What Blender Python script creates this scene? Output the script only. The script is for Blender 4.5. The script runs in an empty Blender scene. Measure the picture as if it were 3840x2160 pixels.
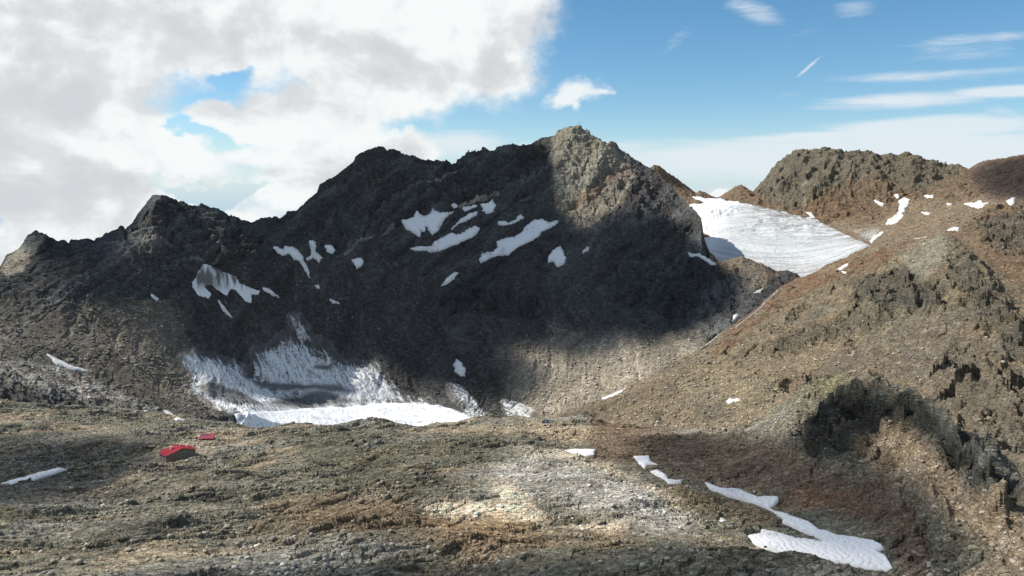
import bpy, math, random
import numpy as np

# ------------------------------------------------------------------ quality
NCOL = 2000
RSTEP = 0.78         # multiplier on the range step
F32 = np.float32
scene = bpy.context.scene
COL = scene.collection
rng = np.random.RandomState(7)
random.seed(7)

# ------------------------------------------------------------------ camera model (3840 x 2160 reference)
W0, H0 = 3840.0, 2160.0
FOC = 2956.0
HORY = 715.0
PITCH = math.atan((H0 / 2 - HORY) / FOC)
cp, sp = math.cos(PITCH), math.sin(PITCH)

def pix2ae(x, y):
    """reference pixel -> azimuth, tangent of elevation"""
    x = np.asarray(x, float); y = np.asarray(y, float)
    a = x - W0 / 2; b = -(y - H0 / 2)
    Y = FOC * cp + b * sp
    Z = -FOC * sp + b * cp
    return np.arctan2(a, Y), Z / np.hypot(a, Y)

def ae2pix(az, t):
    dx = np.sin(az); dy = np.cos(az); dz = t
    f = dy * cp - dz * sp
    u = dy * sp + dz * cp
    return W0 / 2 + FOC * dx / f, H0 / 2 - FOC * u / f

# sun
SUN_AZ, SUN_EL = math.radians(-80), math.radians(43)
S = np.array([math.cos(SUN_EL) * math.sin(SUN_AZ), math.cos(SUN_EL) * math.cos(SUN_AZ), math.sin(SUN_EL)])

# ------------------------------------------------------------------ noise
_perm = rng.permutation(1024).astype(np.int32)
_perm = np.concatenate([_perm, _perm])
_ga = rng.rand(1024) * 2 * np.pi
_gx = np.cos(_ga).astype(F32); _gy = np.sin(_ga).astype(F32)

def noise(x, y, seed=0):
    x = (x + seed * 37.17).astype(F32); y = (y + seed * 91.73).astype(F32)
    fx = np.floor(x); fy = np.floor(y)
    xi = fx.astype(np.int32) & 1023; yi = fy.astype(np.int32) & 1023
    x = x - fx; y = y - fy
    u = x * x * x * (x * (x * 6 - 15) + 10); v = y * y * y * (y * (y * 6 - 15) + 10)
    x1 = (xi + 1) & 1023; y1 = (yi + 1) & 1023
    pa = _perm[xi]; pb = _perm[x1]
    def g(p, yy, dx, dy):
        h = _perm[p + yy]
        return _gx[h] * dx + _gy[h] * dy
    a = g(pa, yi, x, y); b = g(pb, yi, x - 1, y)
    c = g(pa, y1, x, y - 1); d = g(pb, y1, x - 1, y - 1)
    a += u * (b - a); c += u * (d - c)
    return (a + v * (c - a)) * 1.5          # about -1..1

def fbm(x, y, lam, octs, seed=0, gain=0.5, ridge=False):
    out = 0; amp = 1.0; tot = 0
    for o in range(octs):
        n = noise(x / lam, y / lam, seed + o * 3)
        if ridge: n = 1 - 2 * np.abs(n) - 0.35
        out = out + amp * n; tot += amp
        amp *= gain; lam = lam * 0.5
    return out / tot

def sm(a, b, x):
    t = np.clip((x - a) / (b - a), 0, 1)
    return t * t * (3 - 2 * t)

def blocks(x, y, lam, seed=0, tilt=False):
    """cellular relief: F2-F1 of a jittered lattice (0 in the joints, 1 on a block) and a random value for each block"""
    X = x / lam; Y = y / lam
    fx = np.floor(X); fy = np.floor(Y)
    xi = fx.astype(np.int32); yi = fy.astype(np.int32)
    f1 = np.full(X.shape, 9, F32); f2 = f1.copy(); idv = np.zeros(X.shape, F32); tl = np.zeros(X.shape, F32)
    for dx in (-1, 0, 1):
        for dy in (-1, 0, 1):
            h = _perm[(_perm[(xi + dx + seed * 13) & 1023] + (yi + dy)) & 1023]
            jx = dx + (h & 31) / 32.0; jy = dy + ((h >> 5) & 31) / 32.0
            ox = (X - fx) - jx; oy = (Y - fy) - jy
            d = (np.hypot(ox, oy)).astype(F32)
            nf = d < f1
            f2 = np.where(nf, f1, np.minimum(f2, d)); f1 = np.where(nf, d, f1)
            idv = np.where(nf, h / 1024.0, idv)
            tl = np.where(nf, _gx[(h * 7 + 11) & 1023] * ox + _gy[(h * 7 + 11) & 1023] * oy, tl)
    if not tilt: return np.clip(f2 - f1, 0, 1), idv.astype(F32)
    return np.clip(f2 - f1, 0, 1), idv.astype(F32), tl.astype(F32)

def terrace(h, step, sharp=0.82):
    """flat treads and short steep risers"""
    q = h / step; f_ = np.floor(q); t = q - f_
    return (f_ + (1 - sharp) * t + sharp * sm(.72, .98, t)) * step

# ------------------------------------------------------------------ grid
edge = np.radians(37.5)
azc = np.linspace(-edge, edge, NCOL)
azl = np.linspace(np.radians(-62), -edge, 140)[:-1]
azr = np.linspace(edge, np.radians(52), 60)[1:]
AZ = np.concatenate([azl, azc, azr])
rs = [150.0]
while rs[-1] < 2700:
    r = rs[-1]
    st = 0.7 if r < 300 else 0.9 if r < 420 else 0.95 if r < 530 else 1.3 if r < 780 else 1.7 if r < 1250 else 1.9 if r < 2350 else 6
    rs.append(r + st * RSTEP)
R = np.array(rs)
NA, NR = len(AZ), len(R)
print('grid', NA, NR, NA * NR)

# ------------------------------------------------------------------ layer description by feature lines
def P(s=1.0, x0=0.0, y0=0.0):
    return lambda pts: [(x0 + a / s, y0 + b / s) for a, b in pts]
R1 = P(2.0125, 0, 700); R2 = P(2.0125, 1280, 400); R3 = P(2.0125, 2560, 400); R4 = P(2.0125, 0, 1440)
R5 = P(2.0125, 1280, 1440); R6 = P(2.0125, 2560, 1440); R7 = P(2.0125, 1280, 1000); R8 = P(2.0125, 2560, 900)
H2 = P(2576 / 3840.)        # coordinates read on the 2576 px wide view

def line(pts):
    """pts (x, y, r) -> z and r for every azimuth"""
    p = np.array(pts, float)
    a, t = pix2ae(p[:, 0], p[:, 1])
    o = np.argsort(a)
    zz = np.interp(AZ, a[o], t[o] * p[o, 2]); rr = np.interp(AZ, a[o], p[o, 2])
    # smooth along the azimuth so that no crease follows a control point
    n_ = 241; g = np.radians(np.linspace(-4.5, 4.5, n_)); w_ = np.exp(-(g / np.radians(2.0)) ** 2); w_ /= w_.sum()
    zs_ = sum(w_[i] * np.interp(AZ + g[i], AZ, zz) for i in range(0, n_, 4)) / w_[::4].sum()
    rs_ = sum(w_[i] * np.interp(AZ + g[i], AZ, rr) for i in range(0, n_, 4)) / w_[::4].sum()
    return zs_, rs_

def crest(pts, rpts):
    """skyline pixels + sparse ranges"""
    p = np.array(pts, float); q = np.array(rpts, float)
    r = np.interp(p[:, 0], q[:, 0], q[:, 1])
    a, t = pix2ae(p[:, 0], p[:, 1])
    aa = AZ
    rr = np.interp(aa, a, r); tt = np.interp(aa, a, t)
    return tt * rr, rr

def pchip_cols(zs, rk, side):
    """zs, rk lists of (NA,) knots ascending in r. returns z on R for all columns (NA, NR)"""
    zs = np.array(zs); rk = np.array(rk)          # (K, NA)
    for i in range(1, len(rk)):
        rk[i] = np.maximum(rk[i], rk[i - 1] + 3)
    h = np.diff(rk, axis=0); d = np.diff(zs, axis=0) / h
    K = len(rk)
    m = np.zeros_like(zs)
    for i in range(1, K - 1):
        ok = d[i - 1] * d[i] > 0
        w1 = 2 * h[i] + h[i - 1]; w2 = h[i] + 2 * h[i - 1]
        with np.errstate(divide='ignore', invalid='ignore'):
            mm = (w1 + w2) / (w1 / d[i - 1] + w2 / d[i])
        m[i] = np.where(ok, mm, 0)
    m[0] = d[0]; m[-1] = d[-1]
    out = np.empty((NA, NR), F32)
    for c in range(NA):
        k = np.clip(np.searchsorted(rk[:, c], R) - 1, 0, K - 2)
        hh = h[k, c]; t = (R - rk[k, c]) / hh
        lo = t < 0; hi = t > 1
        tc = np.clip(t, 0, 1)
        t2 = tc * tc; t3 = t2 * tc
        v = (2 * t3 - 3 * t2 + 1) * zs[k, c] + (t3 - 2 * t2 + tc) * hh * m[k, c] + (-2 * t3 + 3 * t2) * zs[k + 1, c] + (t3 - t2) * hh * m[k + 1, c]
        v = np.where(lo, zs[0, c] + (R - rk[0, c]) * (m[0, c] if side == 2 else 0.5), v)
        v = np.where(hi, zs[-1, c] + (R - rk[-1, c]) * m[-1, c], v)
        out[c] = v
    return out

def layer(front, cr, back, side=0):
    zc, rc = cr
    zf = [f[0] for f in front] + [zc]; rf = [f[1] for f in front] + [rc]
    A = pchip_cols(zf, rf, side)
    zb = [zc] + [zc + b[1] for b in back]; rb = [rc] + [rc + b[0] for b in back]
    B = pchip_cols(zb, rb, 1)
    return np.where(R[None, :] <= rc[:, None], A, B), rc

LO = 1640.0
# --- foreground plateau with its rim and the knoll on the right
fg_rim_px = [(-1500, 1560), (0, 1500), (500, 1535), (884, 1590), (944, 1603), (1004, 1607)] + \
    [(1043, 1594), (1093, 1589), (1143, 1592), (1207, 1606), (1245, 1604), (1280, 1596), (1330, 1584), (1404, 1577), (1454, 1584), (1494, 1599), (1578, 1604),
     (1628, 1589), (1702, 1582), (1767, 1572), (1846, 1562), (1880, 1567), (1926, 1559), (1976, 1567), (2025, 1567), (2100, 1559), (2174, 1559), (2239, 1569),
     (2274, 1586), (2348, 1599), (2473, 1606), (2560, 1609), (2640, 1612), (2709, 1605), (2784, 1590), (2858, 1566), (2908, 1521), (2982, 1481), (3057, 1437), (3131, 1419),
     (3206, 1412), (3256, 1414), (3315, 1422), (3355, 1442), (3420, 1471), (3454, 1496), (3504, 1536), (3564, 1585), (3628, 1640),
     (3703, 1688), (3752, 1718), (3802, 1748), (3840, 1778), (4600, 2100)]
fg_rim = crest(fg_rim_px, [(-1500, 760), (0, 690), (500, 700), (944, 700), (1600, 720), (2400, 700), (2700, 640), (2900, 560), (3200, 512), (3500, 455), (3840, 385), (4600, 300)])
def L(*p): return line(p)
fgA = L((-1500, 2600, 150), (0, 2600, 160), (1900, 2600, 165), (2700, 2600, 168), (3300, 2600, 170), (3840, 2600, 170), (4600, 2600, 170))
fgB = L((-1500, 2160, 270), (0, 2160, 270), (1000, 2160, 262), (1900, 2160, 262), (2500, 2160, 268), (2900, 2160, 285), (3300, 2160, 292), (3840, 2160, 262), (4600, 2200, 250))
fgC = L((-1500, 1940, 360), (0, 1940, 370), (700, 1950, 352), (1300, 1960, 335), (1900, 1950, 340), (2300, 1950, 345), (2700, 1960, 362), (3000, 1980, 372), (3400, 2000, 345), (3700, 2010, 320), (3840, 2010, 305), (4600, 2150, 270))
fgD = L((-1500, 1790, 470), (0, 1800, 480), (500, 1780, 480), (900, 1780, 455), (1300, 1780, 440), (1900, 1780, 430), (2200, 1790, 430), (2500, 1800, 450), (2800, 1810, 445), (3100, 1790, 430), (3300, 1800, 415), (3500, 1820, 398), (3700, 1890, 355), (3840, 1920, 335), (4600, 2130, 280))
fgE = L((-1500, 1660, 580), (0, 1680, 600), (600, 1690, 585), (900, 1670, 570), (1300, 1655, 560), (1700, 1650, 570), (2000, 1660, 560), (2400, 1680, 560), (2700, 1680, 530), (2900, 1660, 500), (3200, 1590, 478), (3500, 1680, 424), (3840, 1860, 352), (4600, 2115, 290))
zFG, rcFG = layer([fgA, fgB, fgC, fgD, fgE], fg_rim, [(30, -14), (110, -75), (260, -190), (900, -420)], 2)

# --- the long cirque wall
wall_px = [(-2500, 1400), (-900, 1150), (-400, 1110), (-150, 1060), (0, 998), (25, 953), (75, 919), (104, 874), (134, 861), (159, 871), (184, 891), (219, 901), (239, 901), (258, 921), (266, 909), (298, 909),
    (348, 899), (383, 884), (393, 871), (437, 859), (450, 844), (462, 845), (470, 861), (497, 834), (537, 794), (571, 760), (606, 732), (646, 735), (676, 752),
    (696, 751), (735, 770), (770, 774), (805, 782), (845, 804), (904, 835), (919, 830), (944, 835), (974, 822), (1014, 812), (1034, 813), (1048, 825), (1078, 799),
    (1118, 784), (1158, 750), (1190, 722), (1200, 693), (1252, 663), (1297, 633), (1334, 593), (1364, 563), (1400, 555), (1434, 551), (1454, 561), (1494, 564), (1548, 579), (1598, 603),
    (1633, 600), (1673, 605), (1692, 614), (1708, 606), (1715, 589), (1727, 591), (1757, 566), (1802, 561), (1822, 551), (1851, 563), (1871, 548), (1926, 542), (1946, 547),
    (1976, 548), (2010, 532), (2075, 517), (2105, 497), (2145, 484), (2172, 472), (2199, 487), (2224, 502), (2254, 512), (2276, 532), (2294, 530), (2323, 554),
    (2363, 584), (2403, 614), (2433, 631), (2473, 655), (2512, 690), (2537, 723), (2560, 745), (2590, 775), (2612, 797), (2632, 830), (2640, 890), (2660, 945), (2680, 965), (2700, 982),
    (2740, 970), (2784, 964), (2818, 974), (2858, 991), (2908, 1019), (2950, 1014), (2985, 1022), (3010, 1048), (3060, 1120), (3200, 1300), (3600, 1500), (4600, 1700)]
wall_c = crest(wall_px, [(-2500, 1100), (-900, 1120), (0, 1160), (606, 1260), (1000, 1400), (1430, 1640), (1900, 1800), (2172, 1800), (2450, 1760), (2560, 1620), (2634, 1500), (2740, 1440), (3000, 1440), (3600, 1300), (4600, 1200)])
wA = L((-2500, 1650, 640), (-300, 1480, 690), (0, 1500, 720), (500, 1540, 790), (900, 1580, 880), (1200, 1615, 950), (1600, 1630, 980), (2000, 1625, 1000), (2400, 1635, 960), (2800, 1680, 920), (3300, 1800, 900), (4600, 1800, 800))
wB = L((-2500, 1550, 700), (-300, 1380, 830), (0, 1370, 850), (500, 1410, 900), (800, 1490, 960), (1100, 1530, 1035), (1600, 1520, 1110), (1850, 1530, 1100), (2100, 1500, 1090), (2400, 1460, 1070), (2700, 1420, 1060), (3300, 1600, 1000), (4600, 1750, 900))
wC = L((-2500, 1500, 760), (-300, 1260, 925), (0, 1260, 940), (500, 1280, 990), (800, 1330, 1055), (1100, 1340, 1150), (1600, 1370, 1210), (2000, 1330, 1200), (2400, 1300, 1180), (2700, 1300, 1150), (3300, 1550, 1100), (4600, 1730, 1000))
wD = L((-2500, 1460, 820), (-300, 1180, 1000), (0, 1150, 1015), (500, 1130, 1070), (900, 1120, 1170), (1200, 1120, 1280), (1600, 1130, 1360), (2000, 1080, 1390), (2400, 1080, 1370), (2640, 1180, 1270), (2850, 1150, 1280), (3300, 1500, 1200), (4600, 1720, 1060))
wE = L((-2500, 1430, 900), (-300, 1130, 1040), (0, 1060, 1075), (250, 1000, 1110), (606, 920, 1160), (900, 930, 1260), (1200, 860, 1400), (1430, 780, 1530), (1700, 800, 1570), (2000, 760, 1620), (2172, 700, 1670), (2350, 780, 1590), (2500, 850, 1520), (2640, 980, 1420), (2740, 1030, 1380), (2900, 1070, 1360), (3300, 1480, 1250), (4600, 1710, 1120))
zW, rcW = layer([wA, wB, wC, wD, wE], wall_c, [(60, -50), (250, -260), (900, -700)])

# --- the brown spur on the right
spur_px = [(1500, 1750), (1900, 1620), (2100, 1560), (2300, 1480), (2450, 1400), (2560, 1342), (2610, 1312), (2659, 1283), (2709, 1246), (2759, 1220), (2808, 1180), (2858, 1135), (2908, 1091), (2960, 1060), (2997, 1042), (3057, 1022), (3131, 982), (3206, 950),
    (3256, 928), (3300, 922), (3335, 919), (3405, 909), (3454, 892), (3504, 880), (3554, 880), (3594, 897), (3640, 930), (3690, 975), (3752, 1035), (3840, 1090), (4600, 1500)]
spur_c = crest(spur_px, [(1500, 930), (2300, 1020), (2560, 1110), (2800, 1240), (3000, 1420), (3250, 1420), (3550, 1250), (3840, 1080), (4600, 900)])
sA = L((1500, 1800, 800), (2100, 1650, 850), (2500, 1635, 850), (2900, 1640, 790), (3250, 1640, 730), (3550, 1680, 660), (3840, 1850, 540), (4600, 1900, 500))
sB = L((1500, 1790, 850), (2100, 1620, 900), (2300, 1560, 950), (2560, 1480, 980), (2800, 1430, 960), (3000, 1430, 940), (3250, 1420, 870), (3550, 1440, 800), (3700, 1480, 760), (3840, 1520, 720), (4600, 1700, 600))
sC = L((1500, 1770, 900), (2100, 1580, 950), (2300, 1510, 985), (2560, 1400, 1050), (2800, 1290, 1100), (3000, 1230, 1150), (3250, 1160, 1060), (3550, 1170, 980), (3700, 1230, 920), (3840, 1280, 890), (4600, 1600, 750))
zS, rcS = layer([sA, sB, sC], spur_c, [(60, -28), (250, -110), (900, -330)])

# --- upper basin: glacier bed, cliffs, far skyline
far_px = [(1000, 1500), (2300, 900), (2400, 680), (2428, 640), (2453, 619), (2473, 621), (2497, 641), (2530, 664), (2560, 687), (2585, 706), (2610, 725), (2625, 715), (2644, 723), (2669, 738), (2694, 741), (2724, 720), (2759, 698), (2779, 696), (2799, 706), (2823, 716),
    (2858, 683), (2883, 658), (2908, 624), (2928, 599), (2958, 581), (2992, 569), (3027, 554), (3077, 551), (3121, 553), (3141, 561), (3171, 571), (3206, 561), (3246, 558),
    (3276, 564), (3300, 581), (3335, 574), (3365, 584), (3395, 577), (3444, 579), (3484, 599), (3499, 595), (3524, 606), (3549, 616), (3574, 619), (3608, 621),
    (3633, 631), (3668, 611), (3713, 601), (3753, 598), (3802, 584), (3840, 581), (4300, 600), (5000, 700)]
far_c = crest(far_px, [(1000, 2300), (2450, 2250), (2700, 2330), (3077, 2220), (3400, 2200), (3840, 2100), (5000, 1900)])
dA = L((1000, 1600, 1500), (2500, 1150, 1480), (3000, 1110, 1500), (3200, 1060, 1520), (3840, 1150, 1250), (5000, 1300, 1100))
dB = L((1000, 1560, 1700), (2500, 1000, 1650), (2700, 985, 1640), (2900, 1000, 1620), (3050, 1000, 1630), (3200, 960, 1640), (3500, 920, 1480), (3700, 960, 1350), (3840, 960, 1330), (5000, 1200, 1300))
dC = L((1000, 1540, 1900), (2500, 860, 1880), (2700, 860, 1860), (2900, 880, 1820), (3100, 900, 1800), (3300, 880, 1760), (3500, 840, 1700), (3840, 840, 1560), (5000, 1000, 1500))
dD = L((1000, 1520, 2100), (2500, 745, 2180), (2600, 765, 2160), (2700, 770, 2140), (2850, 775, 2080), (3000, 800, 2010), (3150, 810, 1970), (3400, 780, 1920), (3600, 750, 1880), (3840, 740, 1820), (5000, 850, 1700))
zD, rcD = layer([dA, dB, dC, dD], far_c, [(70, -60), (250, -240), (900, -600)])

# ------------------------------------------------------------------ combine
AZg = AZ[:, None]; Rg = R[None, :]
X = (np.sin(AZg) * Rg).astype(F32); Y = (np.cos(AZg) * Rg).astype(F32)
Zl = np.stack([zFG, zW, zS, zD]).astype(F32)
def cw(rc, w): return (0.12 + 0.88 * sm(0, w, np.abs(Rg - rc[:, None]))).astype(F32)
cwF, cwW, cwS, cwD = cw(rcFG, 70), cw(rcW, 170), cw(rcS, 120), cw(rcD, 140)

print('large noise')
big = fbm(X, Y, 230, 3, 1, ridge=True)
# ribs run down the fall line (towards the camera from the wall)
lat = (AZg * 1400).astype(F32) + 55 * noise(X / 210, Y / 210, 5) + 22 * noise(X / 75, Y / 75, 6)
rib = fbm(lat, Y * 0.45 + X * 0.12, 85, 4, 20, gain=0.55, ridge=True)
Zl[1] += cwW * (9 * big + 11 * rib * sm(950, 1250, Rg))
Zl[3] += cwD * (8 * big + 10 * rib) * sm(1650, 2000, Rg)
ribd = fbm(X * 0.8 + Y * 0.6, Y * 0.35 - X * 0.35, 90, 4, 40, gain=0.55, ridge=True)   # ribs that fall to the lower right
Zl[2] += cwS * (11 * fbm(X, Y, 150, 3, 33, ridge=True) + 9 * ribd)
# plateau swells
sw = fbm(X * 0.55 + Y * 0.12, Y, 95, 3, 50)
knoll = sm(2880, 3060, (AZg * FOC + 1920)) * sm(-130, -75, Rg - rcFG[:, None])
Zl[0] += cwF * (9.0 * sw * sm(200, 300, Rg) + 4.0 * fbm(X * .6, Y - .3 * X, 42, 2, 57)) * sm(180, 300, Rg)
Zl[0] += cwF * (0.001 * sw * sm(200, 300, Rg)) 
Zl[0] += cwF * knoll * 9 * ribd
top = np.argmax(Zl, axis=0)
Z0 = np.max(Zl, axis=0)
del zFG, zW, zS, zD

def project(Z):
    with np.errstate(invalid='ignore'):
        return ae2pix(AZg, Z / Rg)

def visible(Z, tol=0.0025):
    T = Z / Rg
    M = np.maximum.accumulate(T, axis=1)
    return T >= M - tol

PX, PY = project(Z0)


def sdist(px, py, poly):
    """signed distance in px, positive inside"""
    poly = np.asarray(poly, float)
    d = np.full(px.shape, 1e9, F32); ins = np.zeros(px.shape, bool)
    n = len(poly)
    for i in range(n):
        ax, ay = poly[i]; bx, by = poly[(i + 1) % n]
        ex, ey = bx - ax, by - ay
        t = np.clip(((px - ax) * ex + (py - ay) * ey) / (ex * ex + ey * ey + 1e-9), 0, 1)
        d = np.minimum(d, (px - ax - t * ex) ** 2 + (py - ay - t * ey) ** 2)
        c = (ay > py) != (by > py)
        with np.errstate(divide='ignore', invalid='ignore'):
            ins ^= c & (px < ex * (py - ay) / (ey if abs(ey) > 1e-9 else 1e-9) + ax)
    d = np.sqrt(d)
    return np.where(ins, d, -d)

def add_rib(pts, A, wl, wr, lays):
    """a rocky rib along a line on the slope, gentle towards the left of the line, steep on its right"""
    global Z0
    p = np.array(pts, float)
    m = (PX > p[:, 0].min() - 3 * wl) & (PX < p[:, 0].max() + 3 * wl) & (PY > p[:, 1].min() - 3 * wl) & (PY < p[:, 1].max() + 3 * wl) & np.isin(top, lays)
    idx = np.flatnonzero(m); px = PX.ravel()[idx]; py = PY.ravel()[idx]
    wbx = 10 * noise(X.ravel()[idx] / 12, Y.ravel()[idx] / 12, 77) * min(1, wl / 60)
    px = px + wbx
    best = np.full(px.shape, 1e9); side = np.zeros(px.shape); along = np.zeros(px.shape); n = len(p)
    for i in range(n - 1):
        e = p[i + 1] - p[i]; L_ = e @ e
        t = ((px - p[i, 0]) * e[0] + (py - p[i, 1]) * e[1]) / L_
        tc = np.clip(t, 0, 1)
        d_ = np.hypot(px - p[i, 0] - tc * e[0], py - p[i, 1] - tc * e[1])
        c = (px - p[i, 0]) * e[1] - (py - p[i, 1]) * e[0]      # >0 on the right of a line going down
        nf = d_ < best
        best = np.where(nf, d_, best); side = np.where(nf, c, side); along = np.where(nf, (i + t) / (n - 1), along)
    w = np.where(side > 0, wr, wl)
    h = A * np.clip(np.exp(-(best / w) ** 1.3) - .016, 0, 1) * sm(-.05, .2, along) * sm(1.1, .75, along)
    Z0.ravel()[idx] += h.astype(F32)
for pts, A, wl, wr, ly in (
    (R6([(1600, 270), (1720, 390), (1880, 520), (2060, 660), (2200, 790), (2300, 940), (2420, 1120)]), 21, 150, 40, [0]),
    (R6([(1380, 260), (1500, 370), (1600, 480), (1700, 640)]), 14, 100, 32, [0]),
    (R6([(1060, 200), (1120, 340), (1200, 480), (1330, 640)]), 15, 120, 36, [0]),
    (R6([(740, 380), (790, 480), (900, 600)]), 6, 90, 30, [0]),
    (R6([(1700, 820), (1830, 950), (1950, 1110), (2050, 1290)]), 7.5, 120, 34, [0]),
    (R6([(2150, 1180), (2300, 1320), (2420, 1440)]), 3.5, 90, 26, [0]),
    (R2([(2040, 290), (1970, 430), (1910, 570), (1850, 720)]), 22, 70, 22, [1]),
    (R2([(1800, 170), (1700, 330), (1660, 480), (1640, 640)]), 14, 80, 30, [1]),
    (R2([(2000, 620), (2260, 780), (2400, 880), (2540, 1010)]), 16, 60, 22, [1]),
    (R2([(1480, 290), (1500, 420), (1440, 560)]), 12, 50, 20, [1]),
    (R8([(1850, 320), (1880, 420), (1900, 530)]), 11, 60, 18, [2]), (R8([(1400, 420), (1430, 500), (1500, 590)]), 8, 60, 18, [2]),
    (R8([(2240, 190), (2300, 330), (2380, 420)]), 9, 50, 16, [2]), (R8([(2400, 470), (2480, 620), (2560, 780)]), 9, 60, 18, [2]), (R8([(1690, 350), (1720, 450), (1790, 540)]), 7, 50, 16, [2]),
    (R8([(2360, 880), (2420, 980), (2500, 1080)]), 6, 60, 18, [2]), (R8([(1180, 700), (1230, 790), (1290, 980)]), 4, 60, 18, [2]),
    (R3([(1140, 320), (1160, 440), (1090, 580), (980, 740)]), 16, 50, 18, [3]), (R3([(960, 320), (900, 450), (760, 600), (690, 720)]), 14, 50, 18, [3]),
    (R3([(1400, 340), (1470, 500), (1500, 640)]), 14, 50, 18, [3]), (R3([(1250, 340), (1290, 520), (1250, 700)]), 12, 40, 16, [3]), (R3([(1680, 370), (1760, 520), (1720, 640)]), 12, 50, 18, [3]),
    (R1([(700, 400), (660, 520), (640, 660), (700, 780)]), 8, 60, 22, [1]), (R1([(1230, 90), (1180, 220), (1120, 330)]), 14, 60, 22, [1]), (R1([(1620, 180), (1700, 300), (1660, 420)]), 10, 50, 20, [1])):
    add_rib(pts, A, wl, wr, ly)
PX, PY = project(Z0)
VIS = visible(Z0, 0.003)

def field(poly, pad, layers=None, vis=False):
    """sparse signed distance over the terrain: (flat idx, sd)"""
    poly = np.asarray(poly, float)
    m = (PX > poly[:, 0].min() - pad) & (PX < poly[:, 0].max() + pad) & (PY > poly[:, 1].min() - pad) & (PY < poly[:, 1].max() + pad)
    if layers is not None: m &= np.isin(top, layers)
    if vis: m &= VIS
    idx = np.flatnonzero(m)
    return idx, sdist(PX.ravel()[idx], PY.ravel()[idx], poly)

def soft(poly, w, layers=None, wob=0, off=0):
    """soft mask 0..1 on the whole grid; w softness in reference px"""
    out = np.zeros(NA * NR, F32)
    idx, sd = field(poly, w + wob + 2, layers)
    if wob: sd = sd + wob * NW.ravel()[idx]
    out[idx] = sm(-w, w, sd + off)
    return out.reshape(NA, NR)

print('mask noise')
NW = fbm(X, Y, 45, 5, 70, gain=0.6)

# ------------------------------------------------------------------ snow fields and glaciers: outline, thickness, label
SNOW = []
def snow(label, poly, T=1.6, ang=5, dirt=0.0, layers=None): SNOW.append((label, poly, T, ang, dirt, layers))
snow('large fan of snow with a comb of ragged points, left on the dark wall', R2([(450,855),(500,850),(540,835),(570,790),(610,825),(670,815),(690,775),(740,800),(810,800),(850,790),(810,820),(760,870),(740,920),(690,970),(640,910),(625,950),(600,930),(595,985),(570,970),(520,940),(480,915)]))
snow('tiny snow spot just above the ragged snow fan', R2([(828,735),(862,728),(878,750),(850,768)]))
snow('thin flat snow strip between two snow patches high on the wall', R2([(915,765),(990,745),(1040,738),(1000,768),(930,787)]))
snow('small bright snow shield highest on the dark wall', R2([(1048,735),(1110,725),(1140,700),(1152,730),(1166,740),(1150,790),(1100,810),(1065,785)]))
snow('slender slanting snow sliver between fan and curved snow bank', R2([(818,945),(850,900),(900,850),(960,810),(1027,793),(1022,822),(960,858),(900,878),(860,907)]))
snow('curved snow bank with pointed left end below the snow fan', R2([(515,1070),(600,1055),(680,1055),(700,1020),(760,990),(820,955),(900,965),(950,925),(1010,900),(1045,920),(1020,960),(980,990),(930,1010),(870,1045),(810,1060),(740,1090),(680,1100),(620,1085),(550,1085)]))
snow('small boomerang shaped snow strip above the longest diagonal snowfield', R2([(1180,870),(1215,865),(1260,875),(1310,855),(1350,810),(1378,835),(1340,862),(1280,887),(1220,897),(1185,890)]))
snow('longest diagonal snowfield in the middle of the dark wall', R2([(1045,1160),(1065,1105),(1150,1095),(1180,1060),(1170,1020),(1230,995),(1310,985),(1370,940),(1390,900),(1460,855),(1530,850),(1560,875),(1640,860),(1610,895),(1540,930),(1470,990),(1400,1030),(1340,1060),(1260,1120),(1150,1130),(1055,1180)]))
snow('round snow patch with a notch under the sunlit peak', R2([(1558,1140),(1590,1085),(1650,1052),(1680,1110),(1697,1150),(1680,1190),(1630,1207),(1600,1170),(1563,1180)]))
snow('small oval snow spot right of the round notched patch', R2([(1823,1085),(1850,1058),(1870,1063),(1857,1097),(1823,1107)]))
snow('lone spindle shaped snow patch in the middle of the dark wall', R2([(753,1357),(790,1298),(850,1253),(887,1253),(862,1292),(802,1338)]))
snow('heart shaped snow patch left below the curved snow bank', R2([(78,1155),(150,1138),(177,1165),(145,1207),(120,1227)]))
snow('snow patch with a long thin tail below the saddle', R1([(2065,458),(2100,458),(2140,480),(2150,448),(2200,453),(2240,478),(2292,530),(2294,560),(2324,620),(2340,690),(2306,650),(2266,570),(2220,552),(2190,512),(2130,522),(2095,497)]))
snow('upright boot shaped snow patch right of the tailed one', R1([(2335,410),(2378,413),(2384,450),(2374,490),(2402,510),(2432,540),(2412,570),(2360,540),(2330,562),(2308,540),(2350,525),(2353,480),(2338,450)]))
snow('small kite shaped snow patch, right hand of the three below the saddle', R1([(2438,433),(2500,448),(2528,475),(2512,507),(2468,492)]))
snow('grey streaked snowfield with hanging tongues below the left peak', R1([(1447,720),(1480,700),(1500,640),(1530,590),(1560,580),(1620,620),(1700,650),(1780,680),(1810,730),(1870,760),(1962,785),(1952,817),(1895,812),(1892,877),(1850,862),(1780,780),(1740,770),(1712,822),(1663,800),(1600,740),(1540,750),(1592,810),(1572,842),(1500,817),(1458,770)]), dirt=0.45)
snow('short tapering snow strip right of the grey streaked snowfield', R1([(1983,763),(2020,768),(2070,798),(2108,842),(2060,822),(2000,792)]))
snow('very thin steep snow ribbon below the grey streaked snowfield', R1([(1651,863),(1694,908),(1754,992),(1708,962),(1666,912)]))
snow('small snow bean right of the tapering strip', R1([(2373,743),(2402,743),(2430,777),(2393,772)]))
snow('narrow snow dash low on the wall above the lower glacier', R1([(2483,843),(2520,861),(2564,883),(2512,879)]))
snow('tiny snow spot at the shadow edge on the left slope', R1([(1141,813),(1204,848),(1182,864),(1153,842)]))
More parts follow.
